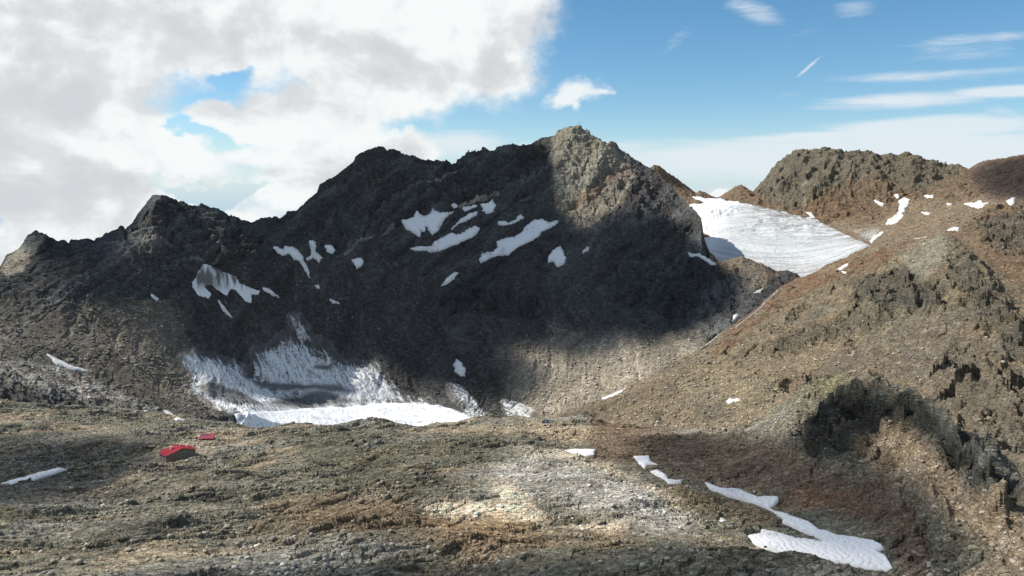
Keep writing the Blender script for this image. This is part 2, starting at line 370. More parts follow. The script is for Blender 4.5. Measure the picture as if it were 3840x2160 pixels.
snow('long white snow wedge on the left scree slope', R1([(358,1268),(430,1296),(520,1346),(600,1366),(664,1394),(560,1384),(430,1349),(398,1312)]), T=1.2)
snow('upper of two small snow dashes beyond the red hut', R4([(1233,203),(1270,206),(1313,237),(1268,229)]), T=0.8)
snow('lower of two small snow dashes beyond the red hut', R4([(1306,260),(1340,252),(1396,270),(1330,275)]), T=0.8)
snow('long grey snow wedge in a hollow at the left edge', R4([(4,752),(130,715),(260,675),(300,668),(370,655),(440,638),(508,645),(420,677),(250,727),(100,767)]), T=0.9)
snow('flat oval snow patch on the tan rock terrace', R5([(1650,500),(1750,491),(1917,495),(1907,532),(1850,545),(1760,527),(1700,514)]), T=0.7, ang=3)
snow('small blocky snow patch at the head of the gully', R5([(2203,543),(2322,543),(2334,585),(2384,610),(2310,612),(2290,642),(2253,622),(2228,590)]), T=0.8, ang=3)
snow('ragged stepped snow strip in the upper gully', R5([(2333,665),(2380,648),(2440,678),(2470,713),(2530,728),(2578,723),(2564,750),(2470,747),(2420,712)]), T=0.8, ang=3)
snow('largest near snowfield, a long tongue around a rock island', R6([(170,743),(210,758),(290,788),(340,793),(370,788),(440,798),(510,828),(570,858),(620,848),(720,853),(727,890),(692,925),(665,940),(700,960),(760,972),(820,997),(950,1040),(1030,1100),(1100,1110),(1150,1140),(1300,1160),(1430,1180),(1500,1215),(1522,1245),(1470,1270),(1532,1300),(1562,1350),(1592,1412),(1540,1422),(1400,1417),(1250,1382),(1100,1342),(950,1302),(750,1292),(560,1222),(478,1155),(590,1130),(590,1095),(700,1120),(850,1165),(1050,1190),(960,1140),(850,1100),(750,1050),(756,1022),(690,975),(620,935),(500,892),(330,842),(200,792)]), T=0.9, ang=3)
snow('tiny snow scrap between boulders left of the largest near snowfield', R6([(262,1047),(290,1008),(322,1030),(367,1052)]), T=0.5, ang=2)
snow('bright little snow patch on the bowl floor left of the dark knoll', R6([(328,132),(350,108),(422,116),(428,126),(370,140),(345,150)]), T=1.0)
snow('isolated upright snow patch low on the dark wall', R7([(843,750),(870,698),(902,720),(938,770),(928,827),(895,832),(858,790)]))
snow('crooked white snow line in the stream bed', R7([(1953,955),(1977,946),(2000,970),(2080,942),(2098,936),(2103,900),(2148,848),(2187,836),(2154,880),(2144,922),(2114,944),(2080,964),(2020,989),(1973,1004)]), T=1.2)
snow('hourglass shaped snowfield under the far brown cliffs', R3([(1628,710),(1670,688),(1717,698),(1703,740),(1673,782),(1650,805),(1663,822),(1640,852),(1590,887),(1533,887),(1550,858),(1600,828),(1625,805),(1633,760),(1638,740)]))
snow('winged snow patch high on the far right slope', R3([(2128,733),(2200,728),(2250,706),(2267,728),(2304,726),(2272,747),(2255,767),(2190,759)]))
snow('triangular snow patch nearest the right edge of the far slope', R3([(2443,715),(2480,693),(2507,688),(2502,722),(2480,750)]))
snow('small slanting snow patch left of the hourglass snowfield', R3([(1448,710),(1480,714),(1515,735),(1507,752),(1480,742)]))
snow('thin flat snow dash right above the hourglass snowfield', R3([(1823,668),(1887,672),(1888,688),(1840,686)]))
snow('tiny triangular snow spot between the dash and the winged patch', R3([(1983,726),(2027,733),(2010,749)]))
snow('small white snow triangle in the middle of the far brown slope', R3([(2003,932),(2050,913),(2083,910),(2077,937)]))
snow('tiny flat snow sliver below the dash on the far slope', R3([(1803,800),(1868,803),(1850,817)]))
snow('small snow drop above the glacier edge under the far dome', R3([(932,797),(967,795),(994,837),(975,836)]))
snow('tiny snow spot just above the hourglass snowfield', R3([(1593,662),(1627,662),(1630,687),(1613,687)]))
snow('grey snow sliver behind the crest of the brown spur', R3([(1750,1002),(1790,988),(1844,985),(1824,1008)]), layers=[3])
snow('slanting snow streak on the rust coloured spur flank', R3([(1168,1227),(1200,1208),(1252,1186),(1237,1207),(1195,1231)]), layers=[2])
snow('small grey snow patch beside the gorge of the stream', R3([(533,1412),(560,1388),(604,1379),(592,1402)]))
snow('snow strip along the top of the dark buttress', R3([(40,1100),(80,1112),(130,1112),(190,1147),(252,1190),(220,1195),(160,1153),(120,1133),(60,1137)]))
snow('small white snow patch in the bend of the gorge', R8([(382,570),(418,556),(402,592),(378,607)]))
snow('tiny snow spot below the slanting streak on the spur', R8([(1196,241),(1244,245),(1226,256)]), layers=[2])
snow('curved snow rim right of the upper glacier tongue', R3([(1415,1020),(1430,990),(1470,960),(1508,945),(1500,965),(1450,1000),(1425,1030)]), layers=[3])

G2 = R3([(80,683),(200,703),(330,713),(450,733),(560,758),(700,788),(850,828),(960,850),(1060,890),(1150,930),(1250,980),(1340,1020),(1415,1055),(1440,1080),(1300,1180),(1100,1290),(985,1330),(885,1330),(760,1300),(600,1300),(450,1240),(240,1240),(110,1160),(112,1100),(112,1010),(170,990),(225,985),(180,957),(140,932),(108,885),(150,850),(110,800),(55,748),(190,740),(120,712)])
G1 = [(620,1300),(760,1290),(880,1260),(930,1220),(1000,1170),(1060,1120),(1130,1110),(1220,1180),(1280,1240),(1330,1290),(1400,1320),(1470,1380),(1500,1440),(1560,1485),(1600,1470),(1660,1425),(1710,1430),(1770,1480),(1830,1525),(1865,1548),(1850,1490),(1890,1480),(1950,1500),(2010,1540),(2030,1600),(2030,1690),(900,1690),(884,1570),(850,1560),(760,1530),(680,1470),(620,1390)]

# terrain under ice and snow is smooth
smooth = np.zeros(NA * NR, F32)
snow_sel = []
for lab, poly, T, ang, dirt, lays in SNOW:
    idx, sd = field(poly, 14, lays, vis=True)
    xs_, ys_ = X.ravel()[idx], Y.ravel()[idx]; fs_k = 1.0 if ang > 4 else .6
    sd = sd + ang * 0.55 * NW.ravel()[idx] + fs_k * (4.0 * noise(xs_ / 9, ys_ / 9, 801) + 3.0 * noise(xs_ / 4, ys_ / 4, 802)) * sm(-16, 4, sd)
    sd = np.where((noise(xs_ / 5, ys_ / 5, 803) > .80) & (len(idx) > 9000), np.minimum(sd, -4 * (1 - sm(14, 34, sd))), sd)
    smooth[idx] = np.maximum(smooth[idx], sm(-9, 0, sd))
    snow_sel.append((idx, sd))
gl_sel = []
for poly, w in ((G1, 10), (G2, 4)):
    idx, sd = field(poly, 30, [1] if poly is G1 else [3])
    sd = sd + w * NW.ravel()[idx]
    smooth[idx] = np.maximum(smooth[idx], 0.85 * (sm(20, 110, sd) if poly is G1 else sm(-12, 30, sd)))
    gl_sel.append((idx, sd))
smooth = smooth.reshape(NA, NR)

# ------------------------------------------------------------------ rock / scree masks
print('rock masks')
wob = 30
def H(p, w, lay=None, wb=wob): return soft(H2(p), w, lay, wb)
scree = np.zeros((NA, NR), F32)
scree = np.maximum(scree, 0.9 * H([(-50, 780), (250, 760), (400, 760), (470, 830), (500, 980), (620, 1080), (450, 1050), (200, 990), (-50, 900)], 25, [0, 1]))
scree = np.maximum(scree, H([(620, 640), (1000, 660), (1200, 760), (1450, 640), (1600, 700), (1560, 820), (1700, 850), (1800, 860), (1700, 960), (1550, 1090), (1000, 1060), (700, 850), (520, 900), (420, 740)], 25, [1]))
scree = np.maximum(scree, 0.9 * H([(1480, 1090), (1600, 900), (1760, 870), (1850, 930), (1950, 960), (2000, 1000), (1900, 1090)], 25, [1, 2]))
scree = np.maximum(scree, 0.85 * H([(1850, 900), (2100, 870), (2330, 860), (2450, 1000), (2300, 960), (2150, 940), (1950, 960)], 25, [2]))
scree = np.maximum(scree, 0.8 * H([(2060, 520), (2200, 560), (2300, 510), (2576, 480), (2576, 540), (2400, 580), (2300, 620), (2100, 640)], 15, [3]))
scree = np.maximum(scree, 0.75 * H([(2150, 1080), (2250, 1060), (2500, 1300), (2576, 1380), (2576, 1449), (2400, 1340), (2250, 1180)], 20, [0]))
crag = np.zeros((NA, NR), F32)
for P_, ly in (([(2140, 720), (2270, 680), (2370, 700), (2385, 780), (2280, 800), (2150, 770)], 2), ([(2380, 600), (2450, 630), (2540, 740), (2620, 860), (2620, 960), (2460, 820), (2390, 700)], 2),
               ([(1900, 880), (2050, 815), (2200, 775), (2260, 800), (2150, 850), (1980, 900)], 2), ([(2330, 890), (2480, 880), (2600, 950), (2600, 1150), (2450, 1100), (2350, 980)], 2), ([(1960, 960), (2060, 930), (2080, 960), (1980, 990)], 2),
               ([(1890, 490), (1960, 380), (2060, 360), (2140, 370), (2400, 395), (2420, 440), (2300, 480), (2200, 540), (2080, 550), (1950, 520)], 3), ([(2430, 560), (2500, 520), (2620, 520), (2620, 680), (2520, 640)], 3),
               ([(1390, 340), (1460, 310), (1560, 360), (1740, 520), (1760, 600), (1650, 600), (1560, 500), (1480, 580), (1400, 520)], 1), ([(1500, 700), (1600, 640), (1760, 630), (1870, 680), (1850, 790), (1700, 800), (1560, 760)], 1),
               ([(1090, 750), (1250, 720), (1400, 760), (1350, 800), (1150, 790)], 1), ([(300, 600), (420, 490), (600, 560), (700, 640), (400, 680)], 1), ([(800, 560), (900, 380), (1380, 360), (1400, 480), (1100, 520), (800, 650)], 1)):
    crag = np.maximum(crag, H(P_, 16, [ly], 40))
scree = np.clip(scree + 0.35 * NW, 0, 1)
scree *= (1 - .85 * crag)
rock = 1 - scree

# ------------------------------------------------------------------ detail relief
print('detail')
det = np.zeros((NA, NR), F32)
th = 0.32
U = (X * math.cos(th) + Y * math.sin(th)).astype(F32); V = (-X * math.sin(th) + Y * math.cos(th)).astype(F32)
wx = 4 * noise(X / 30, Y / 30, 90); wy = 4 * noise(X / 30, Y / 30, 91)
m_fg = (top == 0)
# foreground: long low slabs, joints and steps
fgm = np.flatnonzero(m_fg)
x = X.ravel()[fgm]; y = Y.ravel()[fgm]; v = (Y - .45 * (X - np.sqrt(X * X + 3600.)) + wy).ravel()[fgm]; u = (X + wx).ravel()[fgm]
rk = rock.ravel()[fgm]; kn = np.broadcast_to(knoll, (NA, NR)).ravel()[fgm]
d = 3.0 * fbm(u * 0.5, v, 40, 3, 100, ridge=True)
n5x, n5y = noise(x / 5, y / 5, 106), noise(x / 5, y / 5, 107)
patch = sm(-0.35, 0.25, fbm(u * .6, v, 46, 3, 120))
b0, id0, t0 = blocks(u * 0.5 + 4 * noise(x / 14, y / 14, 108), v + 4 * noise(x / 14, y / 14, 109), 17, 3, True)
b1, id1, t1 = blocks(u * 0.55 + 1.3 * n5x, v + 1.3 * n5y, 5.6, 1, True)
b2, id2, t2 = blocks(u * .55 + .4 * n5y, v + .4 * n5x, 2.3, 2, True)
p2 = patch * rk
hs_ = 7.0 * fbm(u * .42, v, 42, 5, 121, gain=.5) + 1.2 * t0
d += p2 * terrace(hs_, 1.7)
hs_ = 2.6 * fbm(u * .42 + .2 * v, v, 12, 4, 125, gain=.55) + .5 * t1
d += (.25 + .75 * p2) * terrace(hs_, .62)
d += .5 * p2 * fbm(u * .6, v, 12, 3, 104, gain=.55, ridge=True)
d += p2 * (.8 * t1 + .35 * (id1 - 0.5) - .9 * (1 - sm(0, 0.10, b1)))
d += (0.35 + 0.65 * p2) * (0.5 * t2 + 0.2 * (id2 - 0.5) - 0.35 * (1 - sm(0, 0.16, b2)))
bk, idk, tk = blocks(x * .8 + y * .4 + 6 * noise(x / 20, y / 20, 132), y * .8 - x * .3 + 6 * noise(x / 20, y / 20, 133), 15, 8, True)
d += kn * (10 * fbm(x * 0.8 + y * 0.6, y * 0.7 - x * 0.6, 42, 4, 140, gain=0.55, ridge=True) + (.15 + rk) * (4.5 * tk + 2.2 * (idk - .5)))
kc = H([(0, 0), (1, 0), (1, 1)], 1, [0]) * 0 + soft(R6([(950, 60), (1250, 0), (1500, 40), (1750, 100), (2100, 400), (2450, 620), (2540, 900), (2380, 880), (2050, 600), (1780, 470), (1450, 430), (1380, 600), (950, 570), (880, 300)]), 22, [0], 40)
kc = np.maximum(kc, .6 * soft(R6([(1650, 720), (1900, 850), (2150, 1150), (2350, 1440), (2000, 1440), (1750, 1100)]), 22, [0], 60)).ravel()[fgm]
kz = Z0.ravel()[fgm] + 7 * fbm(x, y, 30, 4, 145, gain=.55) + .5 * d
d += kc * (terrace(kz, 8.5, .93) - kz + 1.5 * (idk - .5) * 2 + 1.6 * t1)
det.ravel()[fgm] = d
FGID = np.zeros(NA * NR, F32); FGID[fgm] = id2
JOINT = np.ones(NA * NR, F32); JOINT[fgm] = sm(0, 0.22, b1) * 0.5 + 0.5
# mountains
mm = np.flatnonzero(~m_fg)
x = X.ravel()[mm]; y = Y.ravel()[mm]; rk = rock.ravel()[mm]; lt = lat.ravel()[mm]; z = Z0.ravel()[mm]
cr = (np.where(top == 1, cwW, np.where(top == 2, cwS, cwD))).ravel()[mm]
cr = 0.5 + 0.5 * cr
wxx = 8 * noise(x / 60, y / 60, 150)
cliff = sm(-0.2, 0.4, fbm(x, y, 120, 3, 155)) * rk
d = cr * (0.10 + 0.90 * rk) * 5.5 * fbm(lt * 0.9 + wxx, y * 0.62, 42, 4, 160, gain=0.6, ridge=True)
# tilted strata: ledges following planes that rise to the right
sdist_b = z * 1.0 - 0.42 * (x + wxx) - 0.25 * y
led = fbm(sdist_b, x * 0.12, 17, 4, 170, gain=0.65, ridge=True)
d += cr * (0.25 + rk) * 3.2 * led
cg = crag.ravel()[mm]
b5, id5, t5 = blocks(x + 9 * noise(x / 30, y / 30, 181), y * .9 + 9 * noise(x / 30, y / 30, 182), 30, 12, True)
b3, id3, t3 = blocks(x + wxx * 0.5 + 3 * noise(x / 9, y / 9, 183), y * 0.85 + sdist_b * 0.3, 12, 5, True)
b4, id4, t4 = blocks(x + 1.2 * noise(x / 4, y / 4, 184), y * 0.85 + sdist_b * 0.5, 4.6, 6, True)
rr = np.clip(.25 * cliff + .3 * rk + 1.0 * cg, 0, 1.3)
d += cr * rr * (8 * t5 + 2.5 * (id5 - .5) + 7 * fbm(x, y, 36, 4, 188, gain=.55, ridge=True))
d += cr * rr * (terrace(9 * fbm(x * .8 + y * .2, sdist_b * .9 + y * .5, 48, 4, 190, gain=.5), 3.2) * .8)
gul = fbm(lt + 6 * noise(x / 25, y / 25, 192), y * .16, 34, 4, 193, gain=.6, ridge=True)
d -= scree.ravel()[mm] * 2.2 * sm(.15, .6, gul)
mz = z + 11 * fbm(x, y, 55, 4, 195, gain=.55)
d += cr * np.clip(1.2 * cg * sm(-.5, .3, fbm(x, y, 90, 2, 196)), 0, 1) * (terrace(mz, np.where(top.ravel()[mm] == 3, 17, 12), .9) - mz)
d += rr * (2.2 * t3 + 1.2 * (id3 - 0.5) - 1.1 * (1 - sm(0, .14, b3)))
d += (0.16 + 0.84 * np.minimum(rr, 1)) * cr * (1.1 * t4 + 0.5 * (id4 - 0.5) - 0.7 * (1 - sm(0, .2, b4)))
det.ravel()[mm] = d
MID = np.zeros(NA * NR, F32); MID[mm] = id4
LED = np.zeros(NA * NR, F32); LED[mm] = led
led2 = fbm(sdist_b + 14 * noise(x / 120, y / 120, 171), x * .10, 52, 5, 172, gain=.62, ridge=True)
LE2 = np.zeros(NA * NR, F32); LE2[mm] = led2; LE2 = LE2.reshape(NA, NR)
GUL = np.zeros(NA * NR, F32); GUL[mm] = gul; GUL = GUL.reshape(NA, NR)
Zt = (Z0 + det * (1 - 0.97 * smooth)).astype(F32)
# terrace levelled for the two huts
def ray_ground(px, py, Z=None):
    Z = Z0 if Z is None else Z
    a, t = pix2ae(px, py)
    c = int(np.argmin(np.abs(AZ - a)))
    T = Z[c] / R
    k = np.argmax(T >= t)
    if not (T >= t).any(): k = int(np.argmax(T))
    return np.array([math.sin(a) * R[k], math.cos(a) * R[k], Z[c, k]])

def level(px, py, rad, fall):
    p = ray_ground(px, py)
    dd = np.hypot(X - p[0], Y - p[1])
    w = 1 - sm(rad, rad + fall, dd)
    global Zt
    Zt = (Zt * (1 - w) + w * p[2]).astype(F32)
    return p, w
HUT, w1 = level(667, 1720, 12, 14)
HUT2, w2 = level(777, 1648, 7, 7)
TARN, w3 = level(2057, 1582, 7, 4)
levelw = np.maximum(w1, w2)

# ------------------------------------------------------------------ albedo of the ground
print('albedo')
def C(r, g, b): return np.array([r, g, b], F32)
def mixc(a, b, m): return a + (b - a) * m[..., None]
n1 = fbm(X, Y, 70, 5, 200, gain=0.6); n2 = fbm(X, Y, 25, 5, 210, gain=0.65); n3 = fbm(X * 0.5, Y, 140, 4, 220)
VV = (Y - .45 * (X - np.sqrt(X * X + 3600.))).astype(F32); nF = fbm(X * .5, VV, 34, 6, 250, gain=.62); nG = fbm(X * .55, VV, 75, 5, 260, gain=.6)
a = np.zeros((NA, NR, 3), F32)
grey = C(.155, .155, .130); green = C(.150, .158, .108); brown = C(.200, .145, .092); tan = C(.31, .265, .20); dark = C(.085, .088, .085)
pale = C(.50, .45, .37); bluegrey = C(.24, .245, .24); rust = C(.22, .125, .078); ochre = C(.31, .235, .15); umber = C(.125, .088, .065)
# foreground
f = np.broadcast_to(grey, a.shape).copy()
f = mixc(f, C(.150, .152, .122), sm(-.25, .3, nG) * .85)
f = mixc(f, C(.170, .148, .115), sm(.0, .3, nF) * .7)
f = mixc(f, tan, sm(.12, .4, nF - .4 * nG) * .65)
f = mixc(f, bluegrey, sm(.1, .4, fbm(X * .35, VV, 50, 4, 230)) * .65)
f = mixc(f, dark, sm(.12, .4, -nF + .3 * nG) * .6)
f = mixc(f, bluegrey * 1.4, soft(R5([(1000, 720), (1250, 560), (1600, 545), (1950, 640), (2200, 740), (2576, 960), (2700, 1120), (2300, 1130), (2000, 1000), (1500, 860), (1200, 800)]), 60, [0], 50) * (.45 + .55 * sm(-.4, .3, n2)))
f = mixc(f, pale, soft(R5([(610, 930), (780, 850), (1000, 880), (1150, 860), (1140, 730), (1250, 760), (1400, 820), (1520, 960), (1700, 1040), (2150, 1090), (2050, 1150), (1800, 1130), (1650, 1060), (1250, 1040), (1100, 960), (900, 1040), (760, 1030)]), 28, [0], 45) * sm(-.45, .1, n2 + .2))
f = mixc(f, ochre, soft(R5([(620, 1040), (900, 1060), (1250, 1010), (1500, 1070), (1800, 1130), (2100, 1160), (1900, 1190), (1500, 1140), (900, 1120)]), 35, [0], 50) * .8)
f = mixc(f, brown * .85, soft(R5([(-400, 900), (500, 850), (620, 1000), (1300, 1120), (2300, 1180), (2300, 1230), (1000, 1230), (0, 1100), (-700, 1050)]), 40, [0], 60) * .6)
f = mixc(f, tan * 1.05, soft(R4([(900, 700), (1150, 560), (1200, 480), (1450, 430), (1500, 380), (1900, 330), (1850, 380), (1600, 450), (1450, 520), (1420, 580), (1000, 720), (700, 830), (400, 890), (100, 980), (0, 1040), (0, 900), (500, 830)]), 30, [0], 25) * .8)
f = mixc(f, pale * .8, soft(R4([(180, 470), (500, 390), (800, 360), (1000, 380), (600, 440), (300, 480)]), 20, [0, 1], 30) * .6)
f = mixc(f, dark * 1.15, soft(R4([(-50, 480), (600, 440), (1300, 350), (1350, 420), (1000, 500), (560, 560), (500, 640), (1200, 560), (1200, 640), (600, 800), (0, 900), (-50, 700)]), 30, [0], 40) * .62)
f = mixc(f, tan * .95, soft(R5([(700, 370), (1000, 320), (1500, 300), (2300, 320), (2200, 400), (1700, 440), (1300, 390), (900, 390)]), 22, [0], 30) * .85)
f = mixc(f, pale * .85, soft(R5([(1250, 480), (1600, 480), (2000, 600), (2350, 760), (2576, 900), (2570, 960), (2200, 760), (1900, 640), (1500, 540)]), 18, [0], 30) * .6)
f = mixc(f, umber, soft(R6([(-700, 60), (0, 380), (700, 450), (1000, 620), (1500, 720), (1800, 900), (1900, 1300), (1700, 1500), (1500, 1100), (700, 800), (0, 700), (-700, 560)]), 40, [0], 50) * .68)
f = mixc(f, rust * .8, soft(R6([(550, 870), (900, 760), (1450, 900), (1500, 960), (900, 960), (680, 960)]), 30, [0], 50) * .5)
f = mixc(f, ochre * .75, soft(R6([(0, 780), (700, 950), (740, 1050), (400, 1060), (0, 930), (-250, 760)]), 30, [0], 40) * .5)
f = mixc(f, C(.036, .038, .034), soft(R6([(900, 300), (1200, 60), (1500, 0), (1750, 100), (2100, 400), (2400, 600), (2500, 900), (2200, 700), (1700, 300), (1300, 560), (950, 540)]), 25, [0], 55) * .78)  # dark crag rock, with the knoll's cast shade painted into the colour too
f = mixc(f, C(.19, .155, .115), soft(R6([(1250, 500), (1600, 220), (1900, 450), (2350, 900), (2576, 1100), (2576, 1440), (2100, 1100), (1700, 720), (1300, 600)]), 35, [0], 50) * .8)
f = mixc(f, C(.155, .155, .10), soft(R8([(820, 1190), (1000, 1090), (1200, 1040), (1300, 1040), (1100, 1130), (900, 1230), (600, 1370), (400, 1430)]), 16, [0], 15) * .75)
f = mixc(f, C(.19, .21, .09), soft(R4([(0, 900), (100, 930), (60, 1060), (0, 1080)]), 25, [0], 20) * .3)
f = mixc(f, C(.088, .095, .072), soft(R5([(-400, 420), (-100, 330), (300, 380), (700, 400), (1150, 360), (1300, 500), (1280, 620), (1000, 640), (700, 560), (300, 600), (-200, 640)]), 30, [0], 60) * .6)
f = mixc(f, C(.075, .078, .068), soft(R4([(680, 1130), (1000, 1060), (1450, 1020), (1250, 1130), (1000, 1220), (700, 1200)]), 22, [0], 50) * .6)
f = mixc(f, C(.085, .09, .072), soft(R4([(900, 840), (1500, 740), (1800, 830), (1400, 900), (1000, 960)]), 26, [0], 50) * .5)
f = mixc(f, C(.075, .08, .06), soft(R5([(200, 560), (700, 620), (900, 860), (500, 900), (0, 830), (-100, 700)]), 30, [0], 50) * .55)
f *= C(1.76, 1.62, 1.44)
f *= (0.80 + 0.40 * FGID.reshape(NA, NR))[..., None]
# wall
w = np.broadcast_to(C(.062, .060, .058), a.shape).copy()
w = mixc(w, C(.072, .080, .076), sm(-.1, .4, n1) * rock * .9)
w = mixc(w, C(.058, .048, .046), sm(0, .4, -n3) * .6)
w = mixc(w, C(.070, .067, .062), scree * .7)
w = mixc(w, C(.13, .115, .09), H([(-50, 760), (430, 760), (560, 1080), (-50, 960)], 40, [0, 1]) * .8)
w = mixc(w, C(.165, .145, .115), H([(250, 760), (420, 760), (480, 880), (560, 1040), (400, 1000), (300, 900)], 30, [1]) * .85)
w = mixc(w, C(.36, .34, .30), H([(-50, 900), (100, 900), (250, 960), (400, 1030), (560, 1070), (400, 1080), (150, 1000), (-50, 950)], 25, [0, 1]) * .6 * sm(-.3, .3, n2))
w = mixc(w, C(.33, .285, .215), H([(1290, 900), (1400, 850), (1560, 850), (1760, 860), (1800, 900), (1700, 960), (1560, 1090), (1330, 1060), (1300, 1000)], 75, [1, 2], 90) * .8)
w = mixc(w, C(.235, .215, .165), H([(1385, 330), (1460, 310), (1560, 380), (1600, 450), (1560, 510), (1480, 580), (1400, 520), (1390, 420)], 12, [1], 12) * .9)
w = mixc(w, C(.20, .125, .085), soft(R2([(2000, 520), (2150, 430), (2260, 520), (2000, 640), (1700, 800), (1750, 720)]), 12, [1], 14) * .7)
w = mixc(w, C(.36, .32, .24), H([(0, 680), (60, 600), (95, 585), (110, 600), (60, 680), (20, 700)], 8, [1], 12) * .7)
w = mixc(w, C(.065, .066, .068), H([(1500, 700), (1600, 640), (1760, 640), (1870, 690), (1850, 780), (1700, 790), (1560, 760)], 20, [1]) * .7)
w = mixc(w, C(.32, .235, .14), H([(1790, 650), (1880, 645), (1960, 690), (1900, 740), (1840, 700)], 10, [1], 25) * .35)
# pale quartz seams
for pts, wd, st in ((R1([(700, 440), (900, 450), (1100, 460), (1250, 465), (1330, 400), (1400, 465), (1550, 445), (1600, 400), (1740, 290), (1700, 290), (1560, 410), (1400, 450), (1260, 380), (1150, 330), (1000, 340), (900, 400)]), 3, .22),
                ((R1([(1370, 545), (1500, 515), (1600, 530), (1750, 495), (1780, 490), (1700, 530), (1550, 545)])), 2, .4),
                ((R2([(500, 600), (700, 550), (870, 470), (880, 480), (710, 562), (500, 612)])), 2, .5),
                ((R2([(20, 1110), (150, 1010), (400, 900), (450, 900), (300, 960), (160, 1030), (25, 1125)])), 3, .45),
                ((R2([(880, 750), (1000, 690), (1190, 625), (1190, 645), (1010, 720), (900, 765)])), 2, .7)):
    w = mixc(w, C(.40, .35, .29), soft(pts, wd, [1], 6) * st * sm(-.5, .0, n2))
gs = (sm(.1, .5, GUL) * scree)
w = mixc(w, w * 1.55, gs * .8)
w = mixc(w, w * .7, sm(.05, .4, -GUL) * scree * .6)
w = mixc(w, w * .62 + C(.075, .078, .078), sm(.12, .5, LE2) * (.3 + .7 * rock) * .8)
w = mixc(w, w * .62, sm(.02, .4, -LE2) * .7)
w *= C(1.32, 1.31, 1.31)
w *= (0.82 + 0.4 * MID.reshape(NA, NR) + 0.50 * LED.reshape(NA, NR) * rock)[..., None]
# pale stones sprinkled over scree
spk = noise(X / 4.2, Y / 4.2, 240)
w = mixc(w, C(.42, .38, .32), sm(.62, .85, spk) * scree * .7)
# spur
s = np.broadcast_to(C(.265, .212, .150), a.shape).copy()
s = mixc(s, C(.20, .19, .145), sm(-.05, .35, n1) * rock * .75)
s = mixc(s, C(.34, .27, .185), sm(.0, .45, n2) * .6)
s = mixc(s, C(.19, .15, .11), sm(.1, .45, n3) * .6)
s = mixc(s, rust, H([(1840, 790), (1900, 740), (2010, 680), (2120, 650), (2230, 620), (2300, 610), (2200, 680), (2080, 720), (1960, 780), (1860, 860), (1780, 920)], 16, [2], 30) * .8 * sm(-.4, .2, n2))
s = mixc(s, C(.30, .25, .17), H([(1700, 960), (1800, 900), (1950, 960), (2000, 1050), (1800, 1080)], 40, [2]) * .6)
s = mixc(s, C(.38, .36, .30), H([(2260, 640), (2380, 590), (2400, 640), (2330, 700), (2280, 690)], 18, [2]) * .5)
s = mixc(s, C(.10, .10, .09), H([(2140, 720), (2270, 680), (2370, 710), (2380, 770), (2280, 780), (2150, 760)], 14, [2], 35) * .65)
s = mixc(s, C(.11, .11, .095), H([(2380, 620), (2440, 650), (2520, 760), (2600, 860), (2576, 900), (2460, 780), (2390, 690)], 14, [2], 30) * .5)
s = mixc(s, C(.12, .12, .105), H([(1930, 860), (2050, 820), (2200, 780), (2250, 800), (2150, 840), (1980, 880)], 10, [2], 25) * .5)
s = mixc(s, C(.22, .19, .155), H([(2240, 840), (2350, 780), (2450, 900), (2600, 1000), (2600, 1250), (2400, 1060), (2280, 960)], 30, [2]) * .6)
s *= C(.98, .98, .93)
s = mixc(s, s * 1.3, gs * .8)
s = mixc(s, C(.17, .15, .125), sm(.05, .4, fbm(X * .5 + Y * .5, Y * .6 - X * .3, 60, 5, 275, gain=.65)) * .6)
s *= (0.82 + 0.4 * MID.reshape(NA, NR) + 0.14 * LED.reshape(NA, NR) * rock)[..., None]
s = mixc(s, C(.45, .40, .32), sm(.66, .88, spk) * scree * .6)
# far basin
g = np.broadcast_to(C(.24, .18, .125), a.shape).copy()
g = mixc(g, C(.19, .14, .10), sm(-.1, .35, n1) * .7)
g = mixc(g, C(.30, .24, .17), scree * .8)
g = mixc(g, C(.19, .175, .14), H([(1890, 480), (1960, 390), (2060, 365), (2140, 380), (2200, 440), (2080, 470), (2000, 520), (1930, 500)], 12, [3], 25) * .9)
g = mixc(g, C(.165, .165, .135), H([(2130, 370), (2400, 400), (2420, 440), (2300, 480), (2200, 450)], 12, [3], 25) * .6)
g = mixc(g, C(.115, .08, .075), H([(2430, 420), (2576, 380), (2620, 380), (2620, 490), (2520, 500), (2460, 480)], 22, [3], 45) * .6)
g = mixc(g, C(.13, .13, .12), H([(2440, 560), (2576, 530), (2620, 530), (2620, 640), (2520, 620)], 14, [3], 20) * .6)
g = mixc(g, C(.25, .165, .11), H([(1990, 530), (2060, 500), (2150, 520), (2160, 560), (2050, 560)], 14, [3], 20) * .6)
g = mixc(g, C(.36, .33, .28), soft(R3([(890, 600), (930, 570), (950, 580), (910, 620), (930, 700), (930, 760), (900, 760), (915, 690)]), 5, [3], 6) * .8)
g = mixc(g, C(.55, .56, .54), soft(R3([(1310, 945), (1400, 930), (1480, 920), (1460, 970), (1415, 1010), (1350, 990)]), 12, [3], 20) * .8)
g *= C(.95, .93, .88)
g *= (0.80 + 0.42 * MID.reshape(NA, NR) + 0.14 * LED.reshape(NA, NR) * rock)[..., None]
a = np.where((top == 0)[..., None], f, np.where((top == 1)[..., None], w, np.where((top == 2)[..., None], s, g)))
del f, w, s, g
a = mixc(a, tan, levelw * .8)
a = np.clip(a, .02, .8).astype(F32)

# ------------------------------------------------------------------ mesh helpers
def setprops(o, label=None, cat=None, group=None, kind=None):
    if label: o['label'] = label
    if cat: o['category'] = cat
    if group: o['group'] = group
    if kind: o['kind'] = kind

